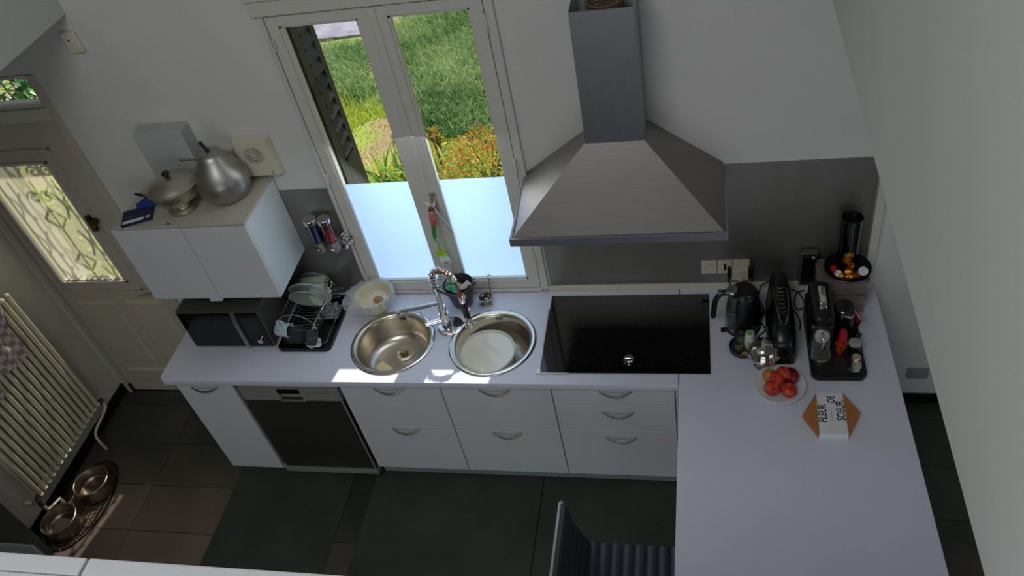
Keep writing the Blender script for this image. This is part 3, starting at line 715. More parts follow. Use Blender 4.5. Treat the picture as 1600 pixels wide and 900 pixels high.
# ---------------------------------------------------------------- on the wall cabinet
t = thing('footed_tureen', (-.205, -.255, 1.7245), 'silver footed tureen with domed lid and black knob on the wall cabinet', 'tureen')
cx, cy = -.205, -.238
def tz(l): return [(r, 1.7248+z) for r, z in l]
build('foot', G().lathe(tz([(0, 0), (.072, 0), (.074, .006), (.066, .010), (.060, .018), (.045, .022), (.036, .035), (.034, .045)]), (cx, cy, 0), 40), m_silver_plain, t, smooth=True)
build('bowl', G().lathe(tz([(.034, .042), (.070, .050), (.100, .074), (.114, .102), (.116, .124), (.122, .132), (.124, .136)]), (cx, cy, 0), 48), m_silver, t, smooth=True, label='chased silver bowl')
ld = build('lid', G().lathe(tz([(.123, .133), (.124, .137), (.115, .141), (.109, .147), (.090, .163), (.056, .177), (.02, .184), (0, .185)]), (cx, cy, 0), 48), m_silver_plain, t, smooth=True)
build('knob', G().lathe(tz([(0, .184), (.010, .184), (.012, .192), (.018, .197), (.019, .206), (.013, .212), (0, .213)]), (cx, cy, 0), 20), m_black, ld, smooth=True)
build('handle', G().tube([(cx-.112, cy-.02, 1.81), (cx-.150, cy-.03, 1.83), (cx-.19, cy-.035, 1.845)], [.007, .008, .006], 10), m_black, t, smooth=True)
build('handle', G().tube(bez([(cx+.108, cy+.03, 1.805), (cx+.15, cy+.045, 1.83), (cx+.155, cy+.045, 1.87), (cx+.125, cy+.035, 1.868)], 6), .007, 10), m_black, t, smooth=True)
build('steel_tube', G().cyl((-.125, -.075, 1.895), .010, .095, 16, (-1, -.1, .02)).cyl((-.125, -.075, 1.7246), .008, .172, 14), m_silver_plain, smooth=True, label='thin silver stand with horizontal bar between tureen and pot', cat='stand')
t = thing('bellied_pot', (0.0, -.16, 1.7245), 'tall pear-shaped dull steel pot with black knob on the wall cabinet', 'pot')
cx, cy = .005, -.155
def pz(l): return [(r, 1.7248+z) for r, z in l]
build('pot_body', G().lathe(pz([(0, 0), (.075, 0), (.098, .010), (.118, .040), (.126, .075), (.124, .100)]), (cx, cy, 0), 56), m_alu, t, smooth=True)
ld = build('pot_lid', G().lathe(pz([(.1255, .099), (.1262, .104), (.121, .128), (.108, .158), (.090, .187), (.075, .210), (.065, .230), (.057, .245), (.040, .255), (.018, .258), (0, .258)]), (cx, cy, 0), 56), m_alu, t, smooth=True)
build('knob', G().tube([(cx, cy, 1.98), (cx-.004, cy, 1.996), (cx-.012, cy, 2.012), (cx-.016, cy, 2.024)], [.013, .008, .009, .010], 12).ball((cx-.017, cy, 2.026), .0105, 12), m_black, ld, smooth=True)
t = thing('booklet', (-.43, -.29, 1.7245), 'dark blue printed pack lying flat at the left end of the wall cabinet', 'booklet', rz=math.radians(22))
build('cover', G().box(-.075, .075, -.065, .055, .0006, .014), m_navy, t, world=False, bevel=.001)
build('white_strip', G().box(-.068, .035, -.060, -.037, .0142, .0148), m_paper, t, world=False)
build('round_emblem', G().lathe([(0, .0149), (.012, .0149), (.012, .0142)], (.055, -.044, 0), 20), mat('pale_emblem', 'aebcca', .6), t, world=False)
build('grey_lines', G().box(-.06, .0, -.02, -.016, .0142, .0147).box(-.06, -.02, -.008, -.005, .0142, .0147), mat('grey_print', '5d6480', .6), t, world=False)
t = thing('folded_leaflet', (-.40, -.215, 1.739), 'crumpled bright blue leaflet half on the dark pack', 'leaflet', rz=math.radians(14))
build('sheet', G().add([(-.06, -.02, 0), (.05, -.025, 0), (.055, .03, .012), (-.02, .035, .02), (-.07, .005, .008), (-.05, -.02, .003), (.045, -.022, .004), (.05, .028, .016), (-.02, .032, .024), (-.065, .005, .012)],
      [(0, 1, 2, 3, 4), (9, 8, 7, 6, 5), (0, 5, 6, 1), (1, 6, 7, 2), (2, 7, 8, 3), (3, 8, 9, 4), (4, 9, 5, 0)]), m_blue, t, world=False)
# things hanging below the cabinet
t = thing('hanging_hooks', (-.70, -.12, .93), 'small brown and black hooks hanging on the wall left of the microwave', 'hook')
gq = G().tube(bez([(-.775, -.004, 1.05), (-.775, -.02, 1.0), (-.772, -.012, .965)], 5), .007, 8)
build('black_hook', gq, m_black, t, smooth=True)
build('brown_hook', G().tube(bez([(-.75, -.004, 1.055), (-.73, -.02, 1.03), (-.72, -.015, .995), (-.715, -.01, .97)], 5), [.004]*3+[.009]*5+[.004]*8, 8).ball((-.715, -.012, 1.035), .012, 10), mat('brown_wood', '6b3f22', .6), t, smooth=True)

# ---------------------------------------------------------------- soap dispensers
def dispenser(cx, liquid, label, fill):
    t = thing('soap_dispenser', (cx, -.05, 1.24), label, 'dispenser', 'soap dispensers on the steel panel')
    cy = -.055
    build('cap', G().lathe([(0, 1.480), (.034, 1.480), (.036, 1.475), (.036, 1.455), (.033, 1.452), (0, 1.452)], (cx, cy, 0), 28), m_chrome, t, smooth=True)
    build('clear_tube', G().lathe([(.033, 1.452), (.033, 1.335), (.030, 1.335), (.030, 1.452)], (cx, cy, 0), 28), m_jar, t, smooth=True)
    build('liquid', G().lathe([(0, fill), (.0295, fill), (.0295, 1.337), (0, 1.337)], (cx, cy, 0), 28), liquid, t, smooth=True)
    build('pump_body', G().lathe([(.034, 1.335), (.034, 1.275), (.026, 1.262), (.012, 1.245), (.008, 1.235), (0, 1.235)], (cx, cy, 0), 28).cyl((cx, cy-.034, 1.295), .014, .012, 18, (0, -1, -.3)), m_alu, t, smooth=True)
    build('wall_bracket', G().box(cx-.018, cx+.018, -.024, -.006, 1.28, 1.44), m_chrome, t)
m_purple_l = mat('purple_soap', '2a1370', .15, coat=.5); m_red_l = mat('magenta_soap', 'b01246', .15, coat=.5)
dispenser(.292, m_purple_l, 'chrome wall soap dispenser filled with purple liquid', 1.44)
dispenser(.368, m_red_l, 'chrome wall soap dispenser half filled with magenta liquid', 1.385)
t = thing('suction_holder', (.43, -.03, 1.27), 'chrome suction ring holder beside the magenta dispenser', 'holder')
build('ring', G().lathe([(.036, 0), (.040, .006), (.036, .012), (.030, .012), (.028, .006), (.030, 0), (.036, 0)], (.435, -.028, 1.325), 28, (0, -1, 0)).cyl((.435, -.008, 1.325), .024, .014, 20, (0, -1, 0)), m_chrome, t, smooth=True)
build('peg', G().cyl((.435, -.03, 1.31), .010, .05, 12, (.2, -1, -.3)).box(.29, .45, -.012, -.008, 1.243, 1.248), m_chrome, t, smooth=True)

# ---------------------------------------------------------------- microwave
t = thing('microwave', (-.23, -.24, .9), 'black and grey microwave oven beneath the wall cabinet', 'microwave')
mx0, mx1, my, mzt = -.462, .012, -.388, 1.172
B('housing', mx0, mx1, my, -.06, .91, mzt, m_micro, t, bevel=.005)
fr = B('front_frame', mx0, mx1, my-.014, my, .906, mzt, m_micro, t, bevel=.003)
B('door_glass', mx0+.008, -.150, my-.020, my-.014, .914, mzt-.012, m_micro_glass, t, bevel=.001)
B('door_window', mx0+.045, -.165, my-.0206, my-.020, .94, mzt-.05, mat('microwave_window', '0a0d0b', .3), t, bevel=0)
build('door_handle', G().add([(-.146, my-.014, .914), (-.120, my-.014, .914), (-.120, my-.014, mzt-.01), (-.146, my-.014, mzt-.01), (-.144, my-.032, .916), (-.122, my-.032, .916), (-.122, my-.032, mzt-.075), (-.144, my-.032, mzt-.075), (-.144, my-.024, mzt-.012), (-.122, my-.024, mzt-.012)],
    [(4, 5, 6, 7), (7, 6, 9, 8), (8, 9, 2, 3), (0, 1, 5, 4), (0, 4, 7, 8, 3), (1, 2, 9, 6, 5), (3, 2, 1, 0)]), m_alu, t, label='grey vertical handle')
B('control_panel', -.117, mx1-.010, my-.020, my-.014, .914, mzt-.012, m_micro_glass, t, bevel=.001)
gq = G()
for i in range(6):
    for j in range(2): gq.box(-.085+j*.035, -.060+j*.035, my-.0206, my-.020, 1.035+i*.016, 1.039+i*.016)
build('button_marks', gq, m_dark_plastic, t)
build('dial', G().cyl((-.045, my-.020, .965), .015, .014, 20, (0, -1, 0)), m_chrome, t, smooth=True)
B('maker_plate', -.36, -.31, my-.0208, my-.020, .925, .930, m_dark_plastic, t, bevel=0)
for fx in (-.43, -.02):
    for fy in (-.35, -.10): build('foot', G().cyl((fx, fy, .9005), .015, .010, 12), m_black, t)

# ---------------------------------------------------------------- dish rack
t = thing('dish_rack', (.18, -.24, .9), 'chrome wire dish rack on a black drip tray between microwave and bowl', 'rack')
g = G().prism(rrect(.035, .335, -.435, -.035, .03), .9005, .905)
o1 = rrect(.035, .335, -.435, -.035, .03); o2 = rrect(.047, .323, -.423, -.047, .02); n = len(o1)
g.add([(x, y, .905) for x, y in o1]+[(x, y, .922) for x, y in o1]+[(x, y, .922) for x, y in o2]+[(x, y, .905) for x, y in o2],
      [(i, (i+1) % n, n+(i+1) % n, n+i) for i in range(n)]+[(n+i, n+(i+1) % n, 2*n+(i+1) % n, 2*n+i) for i in range(n)]+[(2*n+i, 2*n+(i+1) % n, 3*n+(i+1) % n, 3*n+i) for i in range(n)])
build('drip_tray', g, m_black, t, label='black drip tray')
gw = G()
rx0, rx1, ry0, ry1, rz0, rz1 = .055, .268, -.405, -.055, .93, 1.035
gw.tube([(rx0, ry0, rz1), (rx1, ry0, rz1), (rx1, ry1, rz1), (rx0, ry1, rz1)], .003, 8, closed=True)
gw.tube([(rx0+.01, ry0+.01, rz0), (rx1+.04, ry0+.01, rz0), (rx1+.04, ry1, rz0), (rx0+.01, ry1, rz0)], .003, 8, closed=True)
build('wire_frame', gw, m_chrome, t, smooth=True)
for i, yy in enumerate(np.linspace(ry0+.03, ry1-.02, 15)):
    gq = G().tube([(rx0, yy, rz1), (rx0+.015, yy, .96), (rx0+.04, yy, rz0), (rx1-.03, yy, rz0), (rx1-.012, yy, .96), (rx1, yy, rz1)], .0018, 6)
    build('wire_prong', gq, m_chrome, t, smooth=True)
for i, yy in enumerate((-.07, -.10, -.13, -.235, -.262, -.289)):
    build('cup_peg', G().tube(bez([(rx1-.05, yy-.006, 1.0), (rx1+.02, yy-.006, 1.0), (rx1+.052, yy-.005, 1.003), (rx1+.056, yy, 1.004), (rx1+.052, yy+.005, 1.003), (rx1+.02, yy+.006, 1.0), (rx1-.05, yy+.006, 1.0)], 4), .0018, 6), m_chrome, t, smooth=True)
for yy in (-.365, -.05):
    build('end_arch', G().tube([(.16-.108*math.cos(a), yy, 1.0+.105*math.sin(a)) for a in [PI*i/20 for i in range(21)]], .003, 8), m_chrome, t, smooth=True)
def plate_thing(c, r, tilt, rz, label, m):
    t2 = thing('dinner_plate', c, label, 'plate', 'plates in the dish rack')
    t2.rotation_euler = (tilt, 0, rz)
    build('plate_body', G().lathe([(0, 0), (r*.55, 0), (r*.62, .004), (r*.98, .016), (r, .018), (r*.97, .020), (r*.6, .008), (0, .004)], (0, 0, 0), 48), m, t2, world=False, smooth=True, auto=30)
    return t2
plate_thing((.150, -.150, 1.030), .098, math.radians(112), .05, 'pale green plate standing upright at the front of the dish rack plates', m_grey_ceramic)
plate_thing((.145, -.105, 1.035), .105, math.radians(110), .05, 'white plate standing behind the front plate in the dish rack', m_white_ceramic)
t2 = thing('glass_dish', (.165, -.075, 1.02), 'pale square glass dish leaning at the back of the dish rack', 'dish'); t2.rotation_euler = (math.radians(20), 0, math.radians(4))
build('dish_body', G().prism(rrect(-.085, .075, -.045, .065, .012), 0, .006), m_grey_ceramic, t2, world=False, bevel=.002)
build('dish_side', G().box(-.085, .075, .060, .066, 0, .035).box(-.085, -.079, -.045, .065, 0, .035).box(.069, .075, -.045, .065, 0, .035), m_jar, t2, world=False)
t2 = thing('saucer', (.205, -.118, 1.0), 'small white saucer leaning among the rack plates', 'saucer'); t2.rotation_euler = (math.radians(35), math.radians(25), .4)
build('saucer_body', G().lathe([(0, 0), (.03, 0), (.062, .012), (.060, .014), (0, .003)], (0, 0, 0), 28), m_grey_ceramic, t2, world=False, smooth=True)
t2 = thing('mug', (.075, -.365, .995), 'pale blue mug lying on its side in the dish rack', 'mug'); t2.rotation_euler = (0, math.radians(92), math.radians(-6))
build('cup', G().lathe([(0, -.036), (.030, -.036), (.036, -.030), (.038, .036), (.0385, .044), (.036, .044), (.034, -.026), (0, -.028)], (0, 0, 0), 36), m_blue_mug, t2, world=False, smooth=True, auto=50)
build('handle', G().tube(bez([(-.036, .0, .022), (-.058, .0, .020), (-.066, .0, .002), (-.058, .0, -.016), (-.036, .0, -.018)], 6), .0055, 10), m_blue_mug, t2, world=False, smooth=True)
t2 = thing('cutlery_caddy', (.11, -.385, .93), 'charcoal plastic cutlery box in the front of the dish rack', 'caddy')
build('box', wall_holes(-.40, -.318, .090, .175, .925, .985, []), m_dark_plastic, t2, bevel=.004)
build('divider', G().box(.13, .133, -.399, -.319, .93, .987), m_dark_plastic, t2)
t2 = thing('measuring_scoop', (.22, -.39, .93), 'dark grey ribbed scoop lying on the front corner of the dish rack', 'scoop'); t2.rotation_euler = (0, math.radians(24), math.radians(25))
build('scoop_body', G().prism([(-.03, -.032), (.02, -.036), (.034, 0), (.02, .036), (-.03, .032)], 0, .05), m_dark_plastic, t2, world=False, bevel=.004)
gq = G()
for i in range(6): gq.box(-.024+i*.008, -.021+i*.008, -.03, .03, .0495, .052)
build('ribs', gq, mat('grey_rib', '55585c', .5), t2, world=False)
build('white_lid', G().prism(circ(.015, 0, .045, 28), -.010, -.004), m_white_ceramic, t2, world=False, label='white round lid under the scoop')
gq = G(); random.seed(3)
for i in range(13):
    p0 = Vector((random.uniform(.245, .31), random.uniform(-.215, -.150), random.uniform(.955, .975)))
    dr = Vector((random.uniform(-1, 1), random.uniform(-.6, .6), .15)).normalized()
    gq.ball(p0+dr*.013, .0085, 8); gq.tube([p0-dr*.012, p0+dr*.01], .0045, 6)
gq.box(.24, .315, -.222, -.145, .924, .952)
build('whisk_part', gq, mat('grey_spatter_plastic', '7d868a', .35), smooth=True, label='pile of grey knobbly utensil parts at the back right of the dish rack', cat='utensil')

# ---------------------------------------------------------------- bowl with bag
t = thing('compost_bowl', (.52, -.13, .9), 'cream bowl lined with a crumpled clear plastic bag beside the window', 'bowl')
cx, cy = .515, -.135
build('bowl_body', G().lathe([(0, .9005), (.050, .9005), (.055, .91), (.075, .95), (.095, 1.01), (.100, 1.02), (.097, 1.02), (.070, .955), (.04, .925), (0, .92)], (cx, cy, 0), 44), mat('cream_ceramic_bowl', 'cfc6a8', .35, coat=.2), t, smooth=True)
build('scraps', G().lathe([(0, 1.0), (.03, .995), (.06, .985), (.082, .975)], (cx-.005, cy, 0), 24), m_rice, t, smooth=True)
build('brown_scrap', G().ball((cx+.035, cy-.02, 1.0), .028, 14, 1, .8, .5), m_foodbrown, t, smooth=True, label='brown peel')
nb = 120; rings = [(.070, .955, .002), (.097, 1.018, .002), (.104, 1.034, .006), (.112, 1.028, .009), (.116, 1.010, .010), (.114, .990, .011), (.108, .972, .010)]
vs = []; rnd = np.random.RandomState(5); ph = rnd.rand(6)*6
for (r, z, a) in rings:
    for j in range(nb):
        th = 2*PI*j/nb; k = a*(.6*math.sin(5*th+ph[0])+.5*math.sin(11*th+ph[1]+r*20)+.4*math.sin(19*th+ph[2]+r*60)+.2*math.sin(27*th+r*90))
        ex = max(0, math.cos(th-PI-.2))**2*(.055 if r > .1 else 0)
        vs.append((cx+(r+k+ex)*math.cos(th), cy+(r+k+ex*.5)*math.sin(th), z+k*.6-(ex*.35)))
fs = [(i*nb+j, i*nb+(j+1) % nb, (i+1)*nb+(j+1) % nb, (i+1)*nb+j) for i in range(len(rings)-1) for j in range(nb)]
build('plastic_bag', G().add(vs, fs), m_bag, t, smooth=True, auto=180, label='thin clear plastic liner')

# ---------------------------------------------------------------- black utensil pot
t = thing('utensil_pot', (.98, -.085, .9), 'black round pot behind the faucet', 'pot')
cx, cy = .985, -.094
build('pot_body', G().lathe([(0, .9005), (.045, .9005), (.052, .91), (.078, 1.04), (.081, 1.045), (.078, 1.046), (.074, 1.04), (.05, .925), (0, .918)], (cx, cy, 0), 40), m_dark_plastic, t, smooth=True)
t = thing('scourer_pad', (.955, -.09, 1.02), 'green patterned scourer with yellow edge standing in the black pot', 'scourer'); t.rotation_euler = (math.radians(35), 0, math.radians(-25))
build('pad', G().prism(rrect(-.048, .048, -.03, .03, .012), 0, .012), mat('yellow_sponge', 'c49a2a', .8), t, world=False, bevel=.003)
build('green_face', G().prism(rrect(-.043, .043, -.026, .026, .012), .012, .018), mat('green_scourer', '2f9a72', .8, vscale=60, col2='9fd8b8', thresh=(.5, .6)), t, world=False, bevel=.001)
t = thing('bottle_brush', (1.02, -.12, 1.0), 'dark metal handled brush with round end leaning out of the black pot', 'brush')
build('shaft', G().tube([(.995, -.10, .96), (1.06, -.125, 1.06), (1.112, -.135, 1.10)], [.012, .014, .007], 12), m_micro, t, smooth=True)
build('knob', G().lathe([(0, 0), (.013, 0), (.017, .006), (.014, .012), (0, .013)], (1.110, -.135, 1.098), 20, (1, -.2, .7)), m_silver_plain, t, smooth=True)
build('blade', G().add([(.99, -.115, 1.03), (1.01, -.125, 1.03), (1.075, -.14, 1.075), (1.05, -.12, 1.09), (.99, -.112, 1.032), (1.01, -.122, 1.033), (1.075, -.137, 1.078), (1.05, -.117, 1.093)], [(0, 1, 2, 3), (7, 6, 5, 4), (0, 4, 5, 1), (1, 5, 6, 2), (2, 6, 7, 3), (3, 7, 4, 0)]), m_white_plastic, t)
# small triangular dish with peelers
t = thing('sink_strainer_holder', (1.11, -.085, .9), 'small triangular steel dish on the worktop right of the black pot', 'holder')
tri = [(1.075, -.125), (1.15, -.118), (1.125, -.055), (1.085, -.06)]
g = G().prism(tri, .9006, .906); build('base', g, m_silver_plain, t, bevel=.002)
cx, cy = 1.108, -.085
build('cup', G().lathe([(.025, .906), (.038, .935), (.040, .940), (.037, .940), (.023, .910), (0, .909)], (cx, cy, 0), 28), m_silver_plain, t, smooth=True)
build('hooked_wire', G().tube([(1.140, -.08, .915), (1.145, -.075, 1.02), (1.147, -.07, 1.075), (1.150, -.072, 1.085), (1.170, -.078, 1.080)], .002, 6).tube([(1.146, -.074, 1.055), (1.165, -.08, 1.050)], .0018, 6), m_dark_plastic, t, smooth=True)
for i, (px_, py_, m_) in enumerate(((-.012, -.008, m_iron), (.004, -.014, m_silver_plain), (-.002, .008, m_iron), (.018, .004, m_gold), (-.015, .010, m_silver_plain))):
    tag(build('bottle_stopper', G().ball((cx+px_, cy+py_, .934), .0095, 10).cyl((cx+px_, cy+py_, .9095), .005, .02, 8), m_, smooth=True),
        ['dark stopper at the front left of the small steel dish', 'silver stopper at the front of the small steel dish', 'dark stopper in the centre of the small steel dish', 'brass stopper at the right of the small steel dish', 'silver stopper at the back left of the small steel dish'][i], 'stopper', 'stoppers in the small steel dish')
# hanging doll and sachet on the window handle
t = thing('hanging_figurine', (.955, -.07, 1.4), 'small knitted red-bodied figure with green legs hanging on the window handle', 'ornament')
build('body', G().lathe([(0, 1.43), (.014, 1.435), (.019, 1.46), (.016, 1.49), (.010, 1.505), (0, 1.507)], (.952, -.078, 0), 16), mat('red_knit', '98271f', .9, vscale=60, col2='c98474'), t, smooth=True)
build('head', G().ball((.958, -.078, 1.523), .016, 14), mat('brown_wool', '4b2c1a', .9, bump=.4, bscale=120), t, smooth=True)
build('face', G().ball((.960, -.088, 1.518), .0095, 12), mat('tan_felt', 'c98f6a', .9), t, smooth=True)
build('legs', G().tube([(.945, -.078, 1.435), (.938, -.08, 1.39), (.932, -.08, 1.345)], [.012, .011, .008], 10), mat('green_cloth', '2f8a3a', .8), t, smooth=True)
build('ribbon', G().tube([(.932, -.08, 1.348), (.925, -.08, 1.335), (.942, -.08, 1.315), (.938, -.08, 1.28), (.945, -.08, 1.262)], .003, 6), mat('green_ribbon', '4fae3c', .7), t, smooth=True)
t = thing('hanging_sachet', (.955, -.075, 1.18), 'lime and clear sachet hanging below the figurine', 'sachet'); t.rotation_euler = (0, math.radians(-14), 0)
build('lime_top', G().box(-.022, .022, -.002, .002, .045, .090), mat('lime_card', 'a8dc2e', .6), t, world=False, bevel=.001)
build('clear_bag', G().add([(-.021, -.002, .046), (.021, -.002, .046), (.024, -.012, .02), (.020, -.004, -.010), (-.020, -.004, -.008), (-.024, -.012, .02), (-.021, .002, .046), (.021, .002, .046), (.024, .006, .02), (.020, .003, -.010), (-.020, .003, -.008), (-.024, .006, .02)],
     [(0, 1, 2, 5), (5, 2, 3, 4), (6, 11, 8, 7), (11, 10, 9, 8), (0, 5, 11, 6), (5, 4, 10, 11), (1, 7, 8, 2), (2, 8, 9, 3), (3, 9, 10, 4)]), m_bag, t, world=False)
build('seeds', G().ball((-.006, -.003, .000), .010, 10, 1.2, .5, .6).ball((.008, -.003, .002), .007, 10, 1, .5, .7), mat('brown_seeds', '7d6a2c', .8), t, world=False, smooth=True)

# ---------------------------------------------------------------- kettle
t = thing('electric_kettle', (2.40, -.27, .9), 'black electric kettle with silver side, right of the hob', 'kettle', rz=math.radians(4))
build('power_base', G().prism(circ(0, 0, .082, 36), .0006, .018), m_black, t, world=False, bevel=.003)
prof = [(.078, .020), (.082, .05), (.076, .14), (.064, .22), (.060, .232)]
def sector(a0, a1, prof, n, sx=1., sy=1.):
    vs = []; 
    for r, z in prof:
        for i in range(n+1):
            a = a0+(a1-a0)*i/n; vs.append((r*math.cos(a)*sx, r*math.sin(a)*sy, z))
    return vs, [(i*(n+1)+j, i*(n+1)+j+1, (i+1)*(n+1)+j+1, (i+1)*(n+1)+j) for i in range(len(prof)-1) for j in range(n)]
build('body', G().lathe([(0, .019)]+prof+[(.052, .238), (0, .240)], (0, 0, 0), 44), m_black, t, world=False, smooth=True)
v_, f_ = sector(PI-.75, PI+.95, [(r+.0015, z) for r, z in prof], 12); build('steel_side', G().add(v_, f_), m_alu, t, world=False, smooth=True, label='silver side panel')
build('water_gauge', G().box(-.068, -.040, -.071, -.062, .05, .16), mat('grey_gauge', '4c5154', .3), t, world=False, bevel=.003)
build('lid', G().lathe([(.055, .237), (.050, .246), (0, .250)], (.0, .0, 0), 32), m_black, t, world=False, smooth=True)
build('spout', G().lathe([(0, .222), (.030, .222), (.032, .240), (.026, .247), (0, .249)], (-.045, .005, 0), 24), m_alu, t, world=False, smooth=True, label='silver collar')
build('handle', G().tube(bez([(-.058, .0, .225), (-.095, -.005, .235), (-.125, -.012, .20), (-.135, -.015, .13), (-.138, -.016, .09)], 6), [.013]*24+[.010], 10), m_black, t, world=False, smooth=True)
build('handle_top', G().box(-.115, -.070, -.014, .012, .232, .245), m_chrome, t, world=False, bevel=.003)
build('switch', G().box(-.105, -.080, -.045, -.025, .012, .030), m_black, t, world=False, bevel=.003)
# ---------------------------------------------------------------- toaster (long slot)
t = thing('toaster', (2.563, -.30, .9), 'tall narrow black toaster with silver oval outline between kettle and coffee machine', 'toaster')
g = G()
secs = [(-.215, .040, .12), (-.20, .052, .15), (-.12, .060, .185), (.0, .062, .20), (.12, .056, .205), (.19, .040, .20), (.215, .022, .17)]
vs = []; n = 16
for (yy, hw, h) in secs:
    for i in range(n+1):
        a = PI*i/n; vs.append((hw*math.copysign(abs(math.cos(a))**.6, math.cos(a)), yy, .012+(h-.012)*abs(math.sin(a))**.55))
g.add(vs, [(i*(n+1)+j, i*(n+1)+j+1, (i+1)*(n+1)+j+1, (i+1)*(n+1)+j) for i in range(len(secs)-1) for j in range(n)]+[tuple(range(n+1)), tuple(range((len(secs)-1)*(n+1), len(secs)*(n+1)))[::-1]]+[((i+1)*(n+1), (i)*(n+1), (i)*(n+1)+n, (i+1)*(n+1)+n) for i in range(len(secs)-1)])
build('body', g, m_black, t, world=False, smooth=True, auto=60)
build('base', G().box(-.052, .052, -.205, .19, .0006, .020), m_black_matte, t, world=False, bevel=.006)
ov = []
for i in range(48):
    a = 2*PI*i/48; x_ = .030*math.cos(a)*(1-.0*math.sin(a)); y_ = .03+.165*math.sin(a); x_ *= (1-.25*max(0, math.sin(a)))
    ov.append((x_, y_, .213-.10*(abs((y_+.02))/.2)**3-(.03 if y_ < -.1 else 0)*((-.1-y_)/.05)))
build('oval_trim', G().tube(ov, .0018, 6, closed=True), m_alu, t, world=False, smooth=True, label='thin silver oval line')
gq = G()
for i in range(7): gq.tube([(-.010, .075-.025*i, .2075), (0, .069-.025*i, .2085), (.012, .075-.025*i, .2075)], .0014, 5)
build('front_marks', gq, mat('grey_dashes', '8a8a88', .4), t, world=False)
build('slot', G().box(-.012, .012, -.10, .13, .2035, .2055), m_gap, t, world=False)
build('lever', G().box(-.02, .02, -.232, -.214, .08, .095), m_black, t, world=False, bevel=.003)
# ---------------------------------------------------------------- coffee machine with tray
t = thing('coffee_machine', (2.735, -.35, .9), 'black capsule coffee machine with chrome spout on a black tray', 'coffee machine')
build('base_tray', G().prism(rrect(2.675, 2.905, -.602, -.215, .035), .9006, .930), m_black, t, bevel=.005)
build('tray_inlay', G().prism(rrect(2.695, 2.885, -.575, -.42, .028), .9302, .9315), mat('dark_tray_metal', '3a3833', .3, .7), t, bevel=0)
build('body', G().box(2.668, 2.775, -.46, -.235, .930, 1.10), m_black, t, bevel=.018, seg=3, smooth=True)
build('head', G().prism(rrect(2.678, 2.768, -.47, -.232, .03), 1.095, 1.158), m_black, t, bevel=.012, seg=3, smooth=True)
build('lever', G().add([(2.708, -.41, 1.156), (2.744, -.41, 1.156), (2.744, -.285, 1.158), (2.708, -.285, 1.158), (2.713, -.395, 1.178), (2.739, -.395, 1.178), (2.741, -.295, 1.186), (2.711, -.295, 1.186)], [(0, 1, 5, 4), (1, 2, 6, 5), (2, 3, 7, 6), (3, 0, 4, 7), (4, 5, 6, 7), (3, 2, 1, 0)]), m_chrome, t, bevel=.005, seg=3, smooth=True, label='chrome lever')
build('spout_disc', G().lathe([(0, 0), (.034, 0), (.036, .010), (.030, .016), (0, .017)], (2.722, -.462, 1.045), 32, (0, -1, .35)), m_alu, t, smooth=True, label='chrome spout disc')
build('spout', G().tube(bez([(2.722, -.478, 1.065), (2.724, -.500, 1.055), (2.726, -.505, 1.03), (2.726, -.503, 1.005)], 5), .008, 12), m_chrome, t, smooth=True)
gq = G()
for i in range(9): gq.box(2.688+i*.008, 2.692+i*.008, -.468, -.4605, .945, 1.015)
gq.box(2.685, 2.762, -.464, -.459, .943, 1.018)
build('ribbed_front', gq, m_alu, t)
gq = G().prism([(2.684, -.462)]+[(2.723+.043*math.cos(a), -.485-.045*math.sin(a)) for a in [PI*i/16 for i in range(16, -1, -1)]]+[(2.766, -.462)], .932, .948)
dt = build('drip_grid', gq, m_alu, t, bevel=.002)
gq = G()
for i in range(7): gq.box(2.692, 2.754, -.520+i*.008, -.517+i*.008, .9482, .9496)
build('grid_bars', gq, m_micro, dt)
t = thing('milk_frother', (2.835, -.30, .93), 'round black milk frother with chrome band behind the coffee tray', 'frother')
cx, cy = 2.832, -.315
build('jug', G().lathe([(0, .9308), (.044, .9308), (.046, .94), (.046, 1.045), (0, 1.046)], (cx, cy, 0), 36), m_black, t, smooth=True)
build('band', G().lathe([(.0465, 1.035), (.048, 1.040), (.048, 1.056), (.0465, 1.060)], (cx, cy, 0), 36), m_chrome, t, smooth=True)
build('lid', G().lathe([(.047, 1.060), (.046, 1.072), (.040, 1.078), (0, 1.079)], (cx, cy, 0), 36), mat('smoked_lid', '23282a', .2, coat=.5), t, smooth=True)
build('handle', G().tube(bez([(cx+.044, cy-.02, 1.05), (cx+.065, cy-.035, 1.03), (cx+.062, cy-.038, .99)], 5), .006, 8), m_chrome, t, smooth=True)
# capsule sleeves and cups
def bits(name, g, m, label, cat, grp=None, smooth=True): return tag(build(name, g, m, smooth=smooth), label, cat, grp)
t = thing('red_capsule_stack', (2.815, -.46, .93), 'upright red foil capsule stack with gold bands on the coffee tray', 'capsules')
build('red_sleeve', G().lathe([(0, 1.06), (.013, 1.06), (.016, 1.05), (.020, 1.0), (.020, .985), (0, .985)], (2.812, -.45, 0), 20), m_red, t, smooth=True)
build('gold_capsule', G().lathe([(0, .985), (.019, .985), (.014, .968), (.018, .955), (0, .955)], (2.803, -.455, 0), 18).lathe([(0, .985), (.012, .985), (.012, .955), (0, .955)], (2.825, -.455, 0), 18), m_gold, t, smooth=True)
build('red_capsule', G().lathe([(0, .955), (.015, .955), (.014, .932), (0, .932)], (2.805, -.462, 0), 18), m_red, t, smooth=True)
t = thing('lidded_canister', (2.868, -.44, .93), 'small black canister with pale round lid beside the red capsules', 'canister')
build('can', G().lathe([(0, .932), (.027, .932), (.028, .98), (0, .98)], (2.866, -.452, 0), 28), m_black, t, smooth=True)
build('lid', G().lathe([(.027, .980), (.0265, .990), (.022, .992), (0, .992)], (2.866, -.452, 0), 28), mat('pale_lid', 'a8a59a', .5), t, smooth=True)
